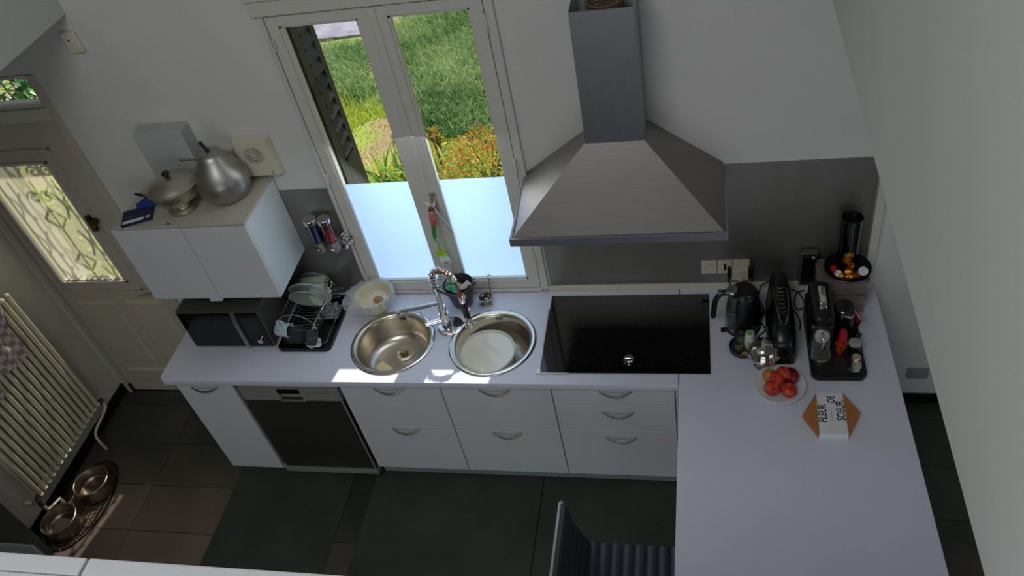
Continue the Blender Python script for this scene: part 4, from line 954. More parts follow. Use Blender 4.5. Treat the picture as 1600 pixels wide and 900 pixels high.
build('steel_tumbler', G().lathe([(0, 1.0), (.017, 1.0), (.020, .996), (.024, .96), (.030, .934), (.031, .932), (.029, .932)], (2.858, -.545, 0), 36), m_cup, smooth=True, label='upturned steel cup on the right of the coffee tray', cat='cup')
for i, (px_, py_, pz_, lab) in enumerate(((2.893, -.27, 1.0, 'red foil capsule in the cluster right of the frother, upper'), (2.905, -.285, .985, 'red foil capsule in the cluster right of the frother, lower'))):
    bits('coffee_capsule', G().lathe([(0, 0), (.016, 0), (.013, .014), (.008, .022), (0, .023)], (px_, py_, pz_-.02), 16).cyl((px_, py_, .9306 if px_ < 2.9 else .9306), .006, pz_-.95), m_red, lab, 'capsule', 'red capsules by the frother')
build('black_whisk', G().lathe([(0, .932), (.016, .932), (.016, .965), (.008, .975), (0, .98)], (2.885, -.385, 0), 16).tube([(2.885, -.385, .965), (2.90, -.40, .985)], .004, 6), m_black, smooth=True, label='small black frother whisk between frother and canister', cat='whisk')

# ---------------------------------------------------------------- storage tubs, bowl with glass cylinder
def tub(x0, x1, y0, y1, z0, z1, label, contents):
    t = thing('storage_tub', ((x0+x1)/2, (y0+y1)/2, z0), label, 'tub', 'frosted tubs in the corner')
    g = G().box(x0, x1, y0, y0+.003, z0, z1).box(x0, x1, y1-.003, y1, z0, z1).box(x0, x0+.003, y0+.003, y1-.003, z0, z1).box(x1-.003, x1, y0+.003, y1-.003, z0, z1).box(x0+.003, x1-.003, y0+.003, y1-.003, z0, z0+.003)
    build('tub_body', g, m_tub, t)
    build('lid', G().prism(rrect(x0-.006, x1+.006, y0-.006, y1+.006, .015), z1, z1+.012), mat('frosted_lid', '6f6965', .5), t, bevel=.003)
    gq = G(); random.seed(11)
    for i in range(70):
        c = (random.uniform(x0+.02, x1-.02), random.uniform(y0+.016, y0+.07), random.uniform(z0+.016, z1-.016)); gq.ball(c, .013, 8)
    build('contents', gq, contents, t, smooth=True, kind='stuff')
tub(2.745, 2.945, -.185, -.04, .903, .995, 'lower frosted plastic tub of pink wrapped sweets in the corner', mat('pink_sweets', 'b0736c', .5, vscale=50, col2='c59f90'))
tub(2.737, 2.950, -.175, -.03, 1.009, 1.085, 'upper frosted plastic tub stacked in the corner under the capsule bowl', mat('brown_sweets', '7f655c', .5, vscale=50, col2='b09080'))
t = thing('capsule_bowl', (2.86, -.10, 1.098), 'shallow black bowl of coffee capsules on the corner tubs', 'bowl')
cx, cy = 2.862, -.118
build('bowl', G().lathe([(0, 1.0985), (.05, 1.0985), (.085, 1.112), (.103, 1.130), (.101, 1.132), (.082, 1.117), (.05, 1.105), (0, 1.104)], (cx, cy, 0), 44), m_black, t, smooth=True)
t = thing('glass_cylinder', (2.86, -.08, 1.1), 'tall clear glass cylinder standing in the capsule bowl', 'vase')
build('glass', G().lathe([(.044, 1.110), (.046, 1.39), (.048, 1.397), (.044, 1.396), (.042, 1.112), (0, 1.110)], (2.862, -.085, 0), 40), m_jar2, t, smooth=True)
caps = [(.0, -.060, 1.125, m_gold, 'gold'), (.020, -.052, 1.125, m_gold2, 'copper'), (-.028, -.055, 1.125, m_gold, 'gold'), (-.008, -.052, 1.148, m_gold, 'gold'), (.006, -.030, 1.165, m_gold2, 'copper'), (-.010, -.015, 1.185, m_gold, 'gold'), (-.005, -.004, 1.205, m_gold, 'gold'), (.038, -.048, 1.125, m_gold, 'gold'), (-.050, -.035, 1.125, m_red, 'red'), (-.060, -.015, 1.13, m_red, 'red'), (-.045, -.052, 1.125, m_white_plastic, 'white'), (.060, -.045, 1.13, m_white_plastic, 'white')]
for i, (dx, dy, z, mm, cn) in enumerate(caps):
    g = G().lathe([(0, -.002), (.017, -.002), (.0175, 0), (.015, .003), (.012, .016), (.007, .022), (0, .023)], (cx+dx, cy+dy+.0, z), 16, (random.uniform(-.7, .7), -.6+random.uniform(-.5, .3), random.uniform(.2, .8)) if cn != 'white' else (0.1, .5, -.8))
    if cn == 'white': g = G().lathe([(0, 0), (.020 if dx > 0 else .015, 0), (.021 if dx > 0 else .016, .002), (0, .003)], (cx+dx, cy+dy, z+.012), 20, (0, -.5, .9)).lathe([(.015, 0), (.010, -.018), (0, -.019)], (cx+dx, cy+dy, z+.011), 16, (0, -.5, .9))
    lab = ['gold foil capsule at the front centre of the heap in the black bowl', 'copper foil capsule just right of the front centre one in the black bowl', 'gold foil capsule at the front left of the heap in the black bowl',
           'gold foil capsule on the second layer of the heap in the black bowl', 'copper foil capsule halfway up the heap in the black bowl', 'gold foil capsule second from the top of the heap', 'gold foil capsule topmost of the heap against the glass cylinder',
           'gold foil capsule beside the large white-faced one in the black bowl', 'red foil capsule lying nearer the front at the left of the black bowl', 'red foil capsule at the outer left edge of the black bowl',
           'small white-faced capsule at the left of the black bowl', 'large white-faced capsule at the right of the black bowl'][i]
    bits('coffee_capsule', g, mm, lab, 'capsule', cn+' coffee capsules in the black bowl')
t = thing('shaver_charger', (2.70, -.04, .96), 'dark glass box on a grey wall bracket left of the tubs', 'box')
build('bracket', G().box(2.668, 2.742, -.045, -.016, .945, 1.155), mat('grey_bracket', '4d4f4e', .5), t, bevel=.003)
build('dark_body', G().box(2.674, 2.734, -.060, -.045, .965, 1.145), m_black, t, bevel=.004)
build('metal_tab', G().box(2.715, 2.738, -.066, -.060, .948, .975).lathe([(.010, 0), (.007, .003), (0, .003)], (2.722, -.061, 1.135), 14, (0, -1, 0)), m_silver_plain, t)

# ---------------------------------------------------------------- globe, spice dish, bottle
t = thing('silver_globe', (2.478, -.50, .9), 'shiny silver ball-shaped sugar bowl on a small foot', 'bowl')
cx, cy = 2.480, -.508
build('foot', G().lathe([(0, .9025), (.042, .9025), (.043, .907), (.030, .912), (.016, .918), (.013, .925), (.018, .932)], (cx, cy, 0), 36), m_globe, t, smooth=True)
build('lower_bowl', G().lathe([(.014, .930), (.040, .938), (.060, .955), (.068, .975), (.069, .982)], (cx, cy, 0), 48), m_globe, t, smooth=True)
build('upper_dome', G().lathe([(.071, .981), (.0712, .985), (.0675, .988), (.063, 1.010), (.050, 1.030), (.028, 1.043), (0, 1.047)], (cx, cy, 0), 48), m_globe, t, smooth=True)
build('side_peg', G().cyl((cx-.07, cy-.012, .984), .005, .012, 10, (-1, -.1, 0)).cyl((cx+.07, cy-.002, .984), .005, .012, 10, (1, 0, 0)), m_globe, t, smooth=True)
t = thing('spice_dish', (2.39, -.42, .9), 'round charcoal dish holding small bottles before the kettle', 'dish')
cx, cy = 2.393, -.418
build('dish', G().lathe([(0, .9026), (.056, .9026), (.060, .906), (.062, .930), (.058, .931), (.055, .910), (0, .908)], (cx, cy, 0), 40), m_dark_plastic, t, smooth=True)
def jar(x, y, z, lab):
    t = thing('glass_jar', (x, y, z), lab, 'jar', 'glass jars in the round dish')
    build('jar_glass', G().lathe([(0, z), (.021, z), (.022, z+.004), (.022, z+.034), (.014, z+.042), (.0135, z+.046)], (x, y, 0), 24), m_jar, t, smooth=True)
    build('herbs', G().lathe([(0, z+.022), (.019, z+.020), (.019, z+.003), (0, z+.003)], (x, y, 0), 20), mat('dried_herbs', '5d5a34', .9, var=.4, vscale=120), t, smooth=True)
    build('stopper', G().lathe([(.0135, z+.044), (.0215, z+.050), (.022, z+.062), (.019, z+.066), (0, z+.067)], (x, y, 0), 24), m_jar, t, smooth=True)
jar(2.376, -.436, .909, 'front stoppered glass jar of herbs in the round dish'); jar(2.385, -.386, .909, 'back stoppered glass jar of herbs in the round dish')
t = thing('pill_bottle', (2.425, -.40, .909), 'white plastic bottle with green top in the round dish', 'bottle')
build('bottle', G().lathe([(0, .909), (.0215, .909), (.022, .913), (.022, .968), (.018, .976), (.018, .978)], (2.4245, -.404, 0), 28), m_white_plastic, t, smooth=True)
cp2 = build('cap', G().lathe([(.020, .978), (.020, .996), (.018, .999), (0, .999)], (2.4245, -.404, 0), 28), m_white_plastic, t, smooth=True)
build('green_disc', G().lathe([(0, .9998), (.0145, .9998), (.015, .999)], (2.4245, -.404, 0), 24), m_green_lid, cp2, smooth=True, label='green disc on the cap')
gq = G()
for i in range(4):
    for j in range(3): a = -PI/2-.1+.3*(j-1); gq.box(2.4245+.0222*math.cos(a)-.0022, 2.4245+.0222*math.cos(a)+.0022, -.404+.0224*math.sin(a)-.0004, -.404+.0224*math.sin(a)+.0006, .925+i*.009, .930+i*.009)
build('label_print', gq, m_dark_plastic, t)
build('orange_peel', G().tube(bez([(2.378, -.470, .912), (2.395, -.462, .925), (2.41, -.463, .924), (2.425, -.458, .916)], 5), [.004]*5+[.007]*6+[.005]*5, 8), mat('yellow_ochre_peel', 'c9a13a', .6, vscale=60, col2='b0762a'), smooth=True, label='curl of yellow dried peel at the front of the round dish', cat='peel')

# ---------------------------------------------------------------- fruit plate
t = thing('fruit_plate', (2.538, -.655, .902), 'round white plate holding red apples on the peninsula', 'plate')
cx, cy = 2.540, -.637
build('plate', G().lathe([(0, .9026), (.062, .9026), (.070, .906), (.108, .920), (.110, .922), (.108, .924), (.068, .910), (0, .907)], (cx, cy, 0), 60), m_white_ceramic, t, smooth=True)
def apple(x, y, z, r, mm, label, tilt):
    t = thing('apple', (x, y, z-r*.9), label, 'apple', 'apples on the plate'); t.rotation_euler = (0, 0, 0)
    prof = []
    for i in range(17):
        a = PI*i/16; rr = r*math.sin(a)*(1+.06*math.cos(a)); zz = r*.92*math.cos(a)-.16*r*math.exp(-((math.sin(a))/.28)**2)*(1 if math.cos(a) > 0 else -.6)
        prof.append((max(0, rr), zz))
    g = G().lathe(prof, (0, 0, r*.9), 28, tilt)
    build('flesh', g, mm, t, world=False, smooth=True, auto=80)
    ax = Vector(tilt).normalized(); c = Vector((0, 0, r*.9))
    build('stem', G().tube([c+ax*r*.68, c+ax*r*1.0+Vector((.002, 0, 0))], .0013, 6), m_apple_stem, t, world=False)
apple(2.503, -.675, .940, .034, m_apple, 'red apple at the front left of the plate', (.2, -.5, .8))
apple(2.572, -.685, .940, .034, m_apple, 'red apple at the front right of the plate', (.1, -.2, 1))
apple(2.498, -.605, .938, .032, m_apple_g, 'yellow-green flushed apple at the back left of the plate', (.8, -.1, .5))
apple(2.582, -.610, .944, .040, m_apple_d, 'dark red apple at the back right of the plate', (.3, .2, .9))
apple(2.526, -.648, .976, .031, m_apple, 'small red apple lying on top at the left of the heap', (-.4, -.5, .6))
apple(2.550, -.622, .980, .029, m_apple, 'small red apple lying on top at the centre of the heap', (.3, -.2, .9))

# ---------------------------------------------------------------- hexagonal card box with white sleeve
t = thing('hexagonal_box', (2.735, -.80, .902), 'kraft hexagonal gift box with white printed sleeve on the peninsula', 'box')
hxp = [(2.620, -.805), (2.682, -.698), (2.790, -.696), (2.847, -.792), (2.790, -.905), (2.672, -.902)]
build('card_box', G().prism(hxp[::-1], .9027, .934), m_card, t, bevel=.001)
sv = G().prism([(2.684, -.694), (2.789, -.692), (2.788, -.908), (2.676, -.906)][::-1], .9023, .9352)
slv = build('sleeve', sv, m_paper, t, bevel=.001, label='white paper sleeve')
def lettering(s, x, y, size, ang=math.radians(90-2)):
    # text reads from bottom (near) to top (far)
    Mx = Matrix.Translation(Vector((x, y, .9355))-WL[slv]) @ Matrix.Rotation(ang, 4, 'Z')
    return text_obj('lettering', s, size, m_ink, slv, Mx, depth=.0002, offset=.0007, sx=.72)
lettering('FLEUR', 2.712, -.848, .046); lettering('DE', 2.752, -.748, .042); lettering('SOEUR', 2.784, -.838, .046)
gq = G()
for i in range(9): gq.box(2.7330, 2.7352, -.842+i*.0085, -.8365+i*.0085, .9353, .9356)
build('fine_print', gq, mat('grey_fine_print', '6a6f80', .7), slv)

# ---------------------------------------------------------------- bar stool
t = thing('bar_stool', (1.93, -1.49, 0), 'black ribbed leather bar stool with chrome edges at the peninsula', 'stool')
sx0, sx1, sy0, sy1 = 1.722, 2.12, -1.70, -1.285
nr = 8
st = build('seat', G().box(sx0, sx1, sy0+.004, sy1-.004, .59, .628), m_leather, t, bevel=.012, seg=3, smooth=True)
for i in range(nr):
    w_ = (sx1-sx0)/nr; xa = sx0+w_*i
    g = G(); vs = []
    for yy in (sy0, sy1):
        for j in range(9):
            s = j/8; vs.append((xa+.001+(w_-.002)*s, yy, .631+.009*math.sin(PI*s)**.7))
    g.add(vs, [(j, j+1, 9+j+1, 9+j) for j in range(8)]+[tuple(range(9)), tuple(range(9, 18))[::-1], (0, 9, 17, 8)])
    build('seat_rib', g, m_leather, st, smooth=True)
nseg = 7
def bk(s): return (1.735-.085*s-.02*math.sin(PI*s), .60+.345*s)
bkp = build('backrest', G().add([(bk(i/12)[0]+dx, yy, bk(i/12)[1]) for i in range(13) for (dx, yy) in ((-.012, sy0+.005), (.012, sy0+.005), (.012, sy1-.005), (-.012, sy1-.005))],
     [(i*4+j, i*4+(j+1) % 4, i*4+4+(j+1) % 4, i*4+4+j) for i in range(12) for j in range(4)]+[(3, 2, 1, 0), (48, 49, 50, 51)]), m_leather, t, smooth=True)
for i in range(nseg):
    s0, s1 = i/nseg, (i+1)/nseg; g = G(); vs = []
    for yy in (sy0+.006, sy1-.006):
        for j in range(7):
            s = s0+(s1-s0)*j/6; x_, z_ = bk(s); vs.append((x_+.012+.010*math.sin(PI*j/6), yy, z_))
    g.add(vs, [(j, j+1, 7+j+1, 7+j) for j in range(6)]+[tuple(range(7)), tuple(range(7, 14))[::-1]])
    build('back_rib', g, m_leather, bkp, smooth=True)
for yy in (sy0, sy1):
    build('chrome_edge', G().tube([(bk(i/14)[0]-.008, yy, bk(i/14)[1]) for i in range(15)]+[(bk(1)[0]+.0, yy, .952)], .0065, 8), m_bright, t, smooth=True)
build('top_chrome', G().tube([(1.642, sy0, .948), (1.642, sy1, .948)], .0065, 8), m_bright, t, smooth=True, label='chrome top edge')
build('column', G().cyl((1.93, -1.49, .015), .028, .56, 24), m_chrome, t, smooth=True)
build('foot_disc', G().lathe([(0, .0005), (.20, .0005), (.20, .006), (.06, .022), (0, .024)], (1.93, -1.49, 0), 40), m_chrome, t, smooth=True)
build('footrest', G().tube([(1.93+.14*math.cos(a), -1.49+.14*math.sin(a), .30) for a in [2*PI*i/28 for i in range(28)]], .009, 8, closed=True).tube([(1.95, -1.49, .30), (2.07, -1.49, .30)], .008, 8), m_chrome, t, smooth=True)

# ---------------------------------------------------------------- floor mats
B('floor_mat', -.500, .232, -1.75, -.50, .0005, .007, m_mat, bevel=.002, label='dark green-grey floor mat before the dishwasher', cat='mat')
B('floor_mat', .368, 1.346, -1.75, -.56, .0005, .007, m_mat, bevel=.002, label='dark green-grey floor mat below the sink drawers', cat='mat')
B('floor_mat', 1.352, 2.33, -1.75, -.56, .0005, .007, m_mat, bevel=.002, label='dark green-grey floor mat under the bar stool', cat='mat')

# ---------------------------------------------------------------- radiator
t = thing('column_radiator', (-1.57, -.63, .2), 'cream tubular column radiator on the left wall', 'radiator')
nt_ = 16; ys = np.linspace(-.305, -.955, nt_); protos2 = []
def rt(x, y, n=None):
    return G().tube([(x, y, .245), (x, y, .26), (x, y, 1.20), (x, y, 1.215)], [.010, .0135, .0135, .010], 10)
base = build('radiator_tube', rt(-1.545, ys[0]), m_cream_enamel, t, smooth=True)
for i in range(1, nt_): share(base, 'radiator_tube', t, (0, ys[i]-ys[0], 0))
b2 = build('radiator_tube', rt(-1.592, ys[0]), m_cream_enamel, t, smooth=True)
for i in range(1, nt_): share(b2, 'radiator_tube', t, (0, ys[i]-ys[0], 0))
for zz in (.248, 1.212):
    dz = -.010 if zz < 1 else .010; hb = None
    for i, yy in enumerate(ys):
        if hb is None: hb = build('radiator_section', G().tube([(-1.602, yy, zz), (-1.592, yy, zz+dz), (-1.545, yy, zz+dz), (-1.535, yy, zz)], [.012, .0165, .0165, .012], 10), m_cream_enamel, t, smooth=True)
        else: share(hb, 'radiator_section', t, (0, yy-ys[0], 0))
for zz in (.262, 1.195): build('header_tube', G().cyl((-1.568, ys[-1]-.01, zz), .013, .67, 12, (0, 1, 0)), m_cream_enamel, t, smooth=True)
build('wall_bracket', G().box(-1.638, -1.600, -.42, -.40, .95, 1.0).box(-1.638, -1.600, -.86, -.84, .95, 1.0), m_cream_enamel, t)
build('valve', G().cyl((-1.555, -.30, .235), .016, .045, 14, (0, 1, -.3)).cyl((-1.555, -.285, .215), .012, .04, 12, (.4, 1, .5)), m_dark_plastic, t, smooth=True, label='dark valve')
build('feed_pipe', G().tube(bez([(-1.555, -.272, .235), (-1.545, -.262, .20), (-1.545, -.28, .165), (-1.548, -.40, .14), (-1.55, -.44, .12), (-1.53, -.47, .10), (-1.52, -.475, .0)], 6), .009, 10), m_cream_enamel, t, smooth=True)
build('valve', G().cyl((-1.555, -.955, .25), .015, .05, 14, (.2, -1, -.6)).cyl((-1.545, -.995, .215), .013, .035, 12, (0, -.1, -1)), m_dark_plastic, t, smooth=True, label='dark valve')
build('valve_cap', G().cyl((-1.585, -1.0, .225), .014, .035, 14, (-.9, -.5, .3)), m_cream_enamel, t, smooth=True)
build('return_pipe', G().tube([(-1.545, -.995, .19), (-1.545, -.99, .13), (-1.545, -.94, .11), (-1.54, -.90, .105), (-1.54, -.895, .0)], .009, 10), m_cream_enamel, t, smooth=True)
# tea towel over the radiator
nx_, nz_ = 14, 22; vs = []; fs = []
for i in range(nx_+1):
    for j in range(nz_+1):
        s, q = i/nx_, j/nz_
        yy = -.38-.33*s*(1-.15*q)-.02*math.sin(5*q+s*3)-.10*q; zz = 1.245-.33*q-.03*math.sin(s*9)*q-.02*s; xx = -1.525+.012*math.sin(s*14+q*2)+.008*math.sin(q*9+s*5)
        if j == 0: xx -= .045
        vs.append((xx, yy, zz))
for i in range(nx_):
    for j in range(nz_): a = i*(nz_+1)+j; fs.append((a, a+1, a+nz_+2, a+nz_+1))
n0 = len(vs); vs2 = [(x-.003, y, z) for x, y, z in vs]
g = G().add(vs+vs2, fs+[tuple(k+n0 for k in f[::-1]) for f in fs])
build('tea_towel', g, m_towel, smooth=True, auto=180, label='pale pink checked tea towel draped over the radiator', cat='towel')

# ---------------------------------------------------------------- pet bowls on wire mat
t = thing('wire_placemat', (-1.455, -.87, 0), 'oval coppery wire lattice mat under the two steel bowls', 'mat')
a_, b__ = .172, .305; cx, cy = -1.452, -.875
build('rim', G().tube([(cx+a_*math.cos(q), cy+b__*math.sin(q), .005) for q in [2*PI*i/56 for i in range(56)]], .0042, 6, closed=True).tube([(cx+a_*.84*math.cos(q), cy+b__*.9*math.sin(q), .005) for q in [2*PI*i/56 for i in range(56)]], .0022, 5, closed=True), mat('dark_copper_wire', '33261f', .4, .8), t, smooth=True)
m_cw = mat('copper_wire', '7a5f4c', .3, .9)
for k in range(26):
    v = -b__*.97+2*b__*.97*k/25; hw = a_*math.sqrt(max(0, 1-(v/b__)**2))
    sp = [(cx-hw+2*hw*i/16, cy+v+.010*math.sin(i*1.2+k), .0045+.0022*math.sin(i*PI/2+(k % 2)*PI)) for i in range(17)]
    build('wire', G().tube(sp, .0018, 5), m_cw, t, smooth=True)
gk = G()
for k in range(14):
    u = -a_*.93+2*a_*.93*k/13; hh = b__*math.sqrt(max(0, 1-(u/a_)**2))
    gk.tube([(cx+u, cy-hh, .0045), (cx+u, cy+hh, .0045)], .0018, 5)
build('cross_wires', gk, m_cw, t, smooth=True)
m_bowl = mat('scratched_bowl_steel', '94897c', .36, 1, bump=.03, bscale=60); m_bowl_rim = mat('bowl_rim_steel', 'a89d92', .3, .9)
def petbowl(x, y, lab):
    t = thing('pet_bowl', (x, y, .009), lab, 'bowl', 'steel pet bowls on the wire mat')
    build('shell', G().lathe([(.118, .010), (.119, .016), (.104, .086), (.098, .090), (.094, .086), (.087, .03), (.076, .020), (0, .019)], (x, y, 0), 48), m_bowl, t, smooth=True)
    build('rolled_rim', G().lathe([(.103+.005*math.cos(q), .088+.005*math.sin(q)) for q in [2*PI*i/8 for i in range(9)]], (x, y, 0), 48), m_bowl_rim, t, smooth=True)
    build('rubber_ring', G().lathe([(.108, .0095), (.121, .0095), (.121, .016), (.118, .018)], (x, y, 0), 48), m_black_matte, t, smooth=True)
petbowl(-1.415, -.765, 'steel pet bowl nearer the back door on the wire mat'); petbowl(-1.482, -1.022, 'steel pet bowl nearer the dark cupboard on the wire mat')
# dark cupboard at the frame corner
t = thing('dark_cupboard', (-1.55, -1.5, 0), 'dark grey cupboard side against the left wall past the pet bowls', 'cupboard')
B('side_panel', -1.626, -1.46, -1.88, -1.183, 0.0, 1.0, mat('charcoal_board', '4b4d4a', .6), t)
build('open_panel', G().box(-1.46, -1.03, -1.455, -1.44, 0.0, .60), mat('light_grey_board', '90938f', .5), t, bevel=.002, label='lighter grey low panel')

# ================================================================= OUTSIDE
def ground_z(x, y): return -.12+.010*max(0, y-1)
nx_, ny_ = 60, 50; vs = []; fs = []
for j in range(ny_+1):
    for i in range(nx_+1):
        x = -9+16*i/nx_; y = .302+13.7*j/ny_; vs.append((x, y, ground_z(x, y)+.02*math.sin(x*3+y)*math.cos(y*2.3)))
for j in range(ny_):
    for i in range(nx_): a = j*(nx_+1)+i; fs.append((a, a+1, a+nx_+2, a+nx_+1))
build('lawn_ground', G().add(vs, fs), m_soil, kind='structure', smooth=True)
build('garden_path', G().add([(-4.5, 5.00, -.12), (-1.45, 5.1, -.12), (-1.2, 5.4, -.12), (-1.0, 7.5, -.12), (-5, 7.5, -.12), (-4.5, 5.00, -.05), (-1.45, 5.1, -.05), (-1.2, 5.4, -.05), (-1.0, 7.5, -.03), (-5, 7.5, -.03)], [(0, 1, 2, 3, 4), (9, 8, 7, 6, 5), (0, 5, 6, 1), (1, 6, 7, 2), (2, 7, 8, 3), (3, 8, 9, 4), (4, 9, 5, 0)]), m_path, kind='structure')
build('terrace', G().box(-4.5, -.3, .305, 1.5, -.2, -.08), mat('pale_terrace', 'd8cbb4', .8, var=.05), kind='structure')
build('sun_cut_eave', G().box(-3, 5, .305, .82, 2.82, 2.95), mat('eave_paint', '8a8680', .7), kind='structure')  # unseen overhang added to end the sun patch at the worktop edge

def blades(n, region, h0, h1, w0, colA, colB, name, label, seed, lean=.5, avoid=None):
    rs = np.random.RandomState(seed)
    pts = []
    while len(pts) < n:
        x = rs.uniform(region[0], region[1]); y = rs.uniform(region[2], region[3])
        if avoid and avoid(x, y, rs): continue
        pts.append((x, y))
    pts = np.array(pts); h = rs.uniform(h0, h1, n); a = rs.uniform(0, 2*PI, n); w = w0*rs.uniform(.6, 1.3, n); l = lean*rs.uniform(.2, 1, n)*h; la = rs.uniform(0, 2*PI, n)
    gz = np.array([ground_z(x, y) for x, y in pts])
    dx, dy = np.cos(a)*w, np.sin(a)*w; lx, ly = np.cos(la)*l, np.sin(la)*l
    V = np.zeros((n, 5, 3))
    V[:, 0] = np.c_[pts[:, 0]-dx, pts[:, 1]-dy, gz-.01]; V[:, 1] = np.c_[pts[:, 0]+dx, pts[:, 1]+dy, gz-.01]
    V[:, 2] = np.c_[pts[:, 0]+dx*.8+lx*.35, pts[:, 1]+dy*.8+ly*.35, gz+h*.55]; V[:, 3] = np.c_[pts[:, 0]-dx*.8+lx*.35, pts[:, 1]-dy*.8+ly*.35, gz+h*.55]
    V[:, 4] = np.c_[pts[:, 0]+lx, pts[:, 1]+ly, gz+h*np.sqrt(np.clip(1-(l/h)**2*.6, .1, 1))]
    me = bpy.data.meshes.new(name); me.vertices.add(n*5); me.vertices.foreach_set('co', V.reshape(-1))
    idx = np.arange(n)[:, None]*5
    loops = np.concatenate([idx+np.array([[0, 1, 2, 3]]), idx+np.array([[3, 2, 4]])], axis=1).reshape(-1)
    me.loops.add(len(loops)); me.loops.foreach_set('vertex_index', loops.astype(np.int32))
    me.polygons.add(n*2); st = (np.arange(n)[:, None]*7+np.array([[0, 4]])).reshape(-1); me.polygons.foreach_set('loop_start', st.astype(np.int32))
    try: me.polygons.foreach_set('loop_total', np.tile([4, 3], n).astype(np.int32))
    except Exception: pass
    me.update(); me.validate()
    m, nt, b = new_mat(name+'_green'); b.inputs['Roughness'].default_value = .6
    g = nt.nodes.new('ShaderNodeNewGeometry'); r = nt.nodes.new('ShaderNodeValToRGB'); r.color_ramp.elements[0].color = hx(colA); r.color_ramp.elements[1].color = hx(colB)
    nz = nt.nodes.new('ShaderNodeTexNoise'); nz.inputs['Scale'].default_value = 1.6; nz.inputs['Detail'].default_value = 3; nt.links.new(g.outputs['Position'], nz.inputs[0])
    ma = nt.nodes.new('ShaderNodeMath'); ma.operation = 'MULTIPLY_ADD'; ma.inputs[1].default_value = 1.5; ma.inputs[2].default_value = -.75; nt.links.new(nz.outputs[0], ma.inputs[0])
    ad = nt.nodes.new('ShaderNodeMath'); ad.operation = 'ADD'; ad.use_clamp = True; nt.links.new(ma.outputs[0], ad.inputs[0]); nt.links.new(g.outputs['Random Per Island'], ad.inputs[1])
    nt.links.new(ad.outputs[0], r.inputs[0]); nt.links.new(r.outputs[0], b.inputs['Base Color'])
    tr = nt.nodes.new('ShaderNodeBsdfTranslucent'); nt.links.new(r.outputs[0], tr.inputs[0]); mx = nt.nodes.new('ShaderNodeMixShader'); mx.inputs[0].default_value = .35
    nt.links.new(b.outputs[0], mx.inputs[1]); nt.links.new(tr.outputs[0], mx.inputs[2]); nt.links.new(mx.outputs[0], nt.nodes['Material Output'].inputs[0])
    me.materials.append(m); o = bpy.data.objects.new(name, me); COL.objects.link(o); tag(o, label, 'grass', kind='stuff'); return o
bare = lambda x, y, rs: y > 3.15-.55*(min(x, 1.0)-.1)+rs.normal()*.10 or (math.hypot((x+.75)/.32, (y-2.85)/.55) < 1 and rs.rand() < .85) or (x < -1.1 and y > 5.15)
bare2 = lambda x, y, rs: y < 3.1-.55*(min(x, 1.0)-.1)+rs.normal()*.10 or (x < -1.05 and y > 4.85) or (math.hypot((x+1.0-(y-4.2)*-.25)/.16, (y-4.3)/.9) < 1 and rs.rand() < .7)
blades(150000, (-4.5, 3.6, 2.6, 7.0), .06, .19, .0042, '4f8a3c', 'd6e8ac', 'tall_grass', 'taller meadow grass, tree shade in its darker green, at the top of the garden view', 1, 1.0, bare2)  # tree shade over the far grass is put into these darker blade colours
blades(70000, (-2.6, 3.4, 1.3, 4.4), .02, .065, .005, 'b4d046', 'eaf07c', 'short_grass', 'short yellow-green lawn nearer the kitchen window', 2, .9, bare)
blades(9000, (-.5, .9, 2.95, 3.7), .05, .12, .008, '4f8048', '86b072', 'clover_patch', 'dark green clover patch right of the lawn centre', 4, .9)
# leaf plants
def leaf_clump(name, c, n, L, W_, cols, label, seed, up=.8, cat='plant', curl_=.5, base_r=.06, par='leaf', blunt=False, grp=None):
    t = thing(name, (c[0], c[1], ground_z(c[0], c[1])), label, cat, grp); rs = random.Random(seed); gz = ground_z(c[0], c[1])
    ms = [mat(name+'_leaf_%d' % i, cc, .45) for i, cc in enumerate(cols)]
    for m_ in ms:
        nt = m_.node_tree; b = nt.nodes['Principled BSDF']; tr = nt.nodes.new('ShaderNodeBsdfTranslucent'); tr.inputs[0].default_value = b.inputs['Base Color'].default_value
        mx = nt.nodes.new('ShaderNodeMixShader'); mx.inputs[0].default_value = .3; nt.links.new(b.outputs[0], mx.inputs[1]); nt.links.new(tr.outputs[0], mx.inputs[2]); nt.links.new(mx.outputs[0], nt.nodes['Material Output'].inputs[0])
    protos = []
    for k, m_ in enumerate(ms):
        g = G(); vs = []; K = 6
        for i in range(K+1):
            s = i/K; w = W_*math.sin(PI*min(1, s*.9+.1))**.7 if blunt else W_*(1-s)**.6*(.5+.5*min(1, s*4))
            z = L*(s*up-curl_*.5*s*s*s); y = L*s*(.3+.7*curl_*s)
            vs += [(-w, y, z+.10*w), (0, y, z-.15*w), (w, y, z+.10*w)]
        fs = []
        for i in range(K): a = i*3; fs += [(a, a+1, a+4, a+3), (a+1, a+2, a+5, a+4)]
        o = build(par, G().add(vs, fs), m_, t, world=False, smooth=True, auto=180); protos.append([o, False])
    for i in range(n):
        k = rs.randrange(len(ms)); a = rs.uniform(0, 2*PI); r = rs.uniform(0, base_r); L_ = (r*math.cos(a), r*math.sin(a), 0); R_ = (rs.uniform(-.25, .25), rs.uniform(-.25, .25), rs.uniform(0, 2*PI)); sc = rs.uniform(.65, 1.15)
        if not protos[k][1]: o = protos[k][0]; protos[k][1] = True; o.location = L_; o.rotation_euler = R_; o.scale = (sc,)*3
        else: share(protos[k][0], par, t, L_, R_, (sc,)*3)
    return t
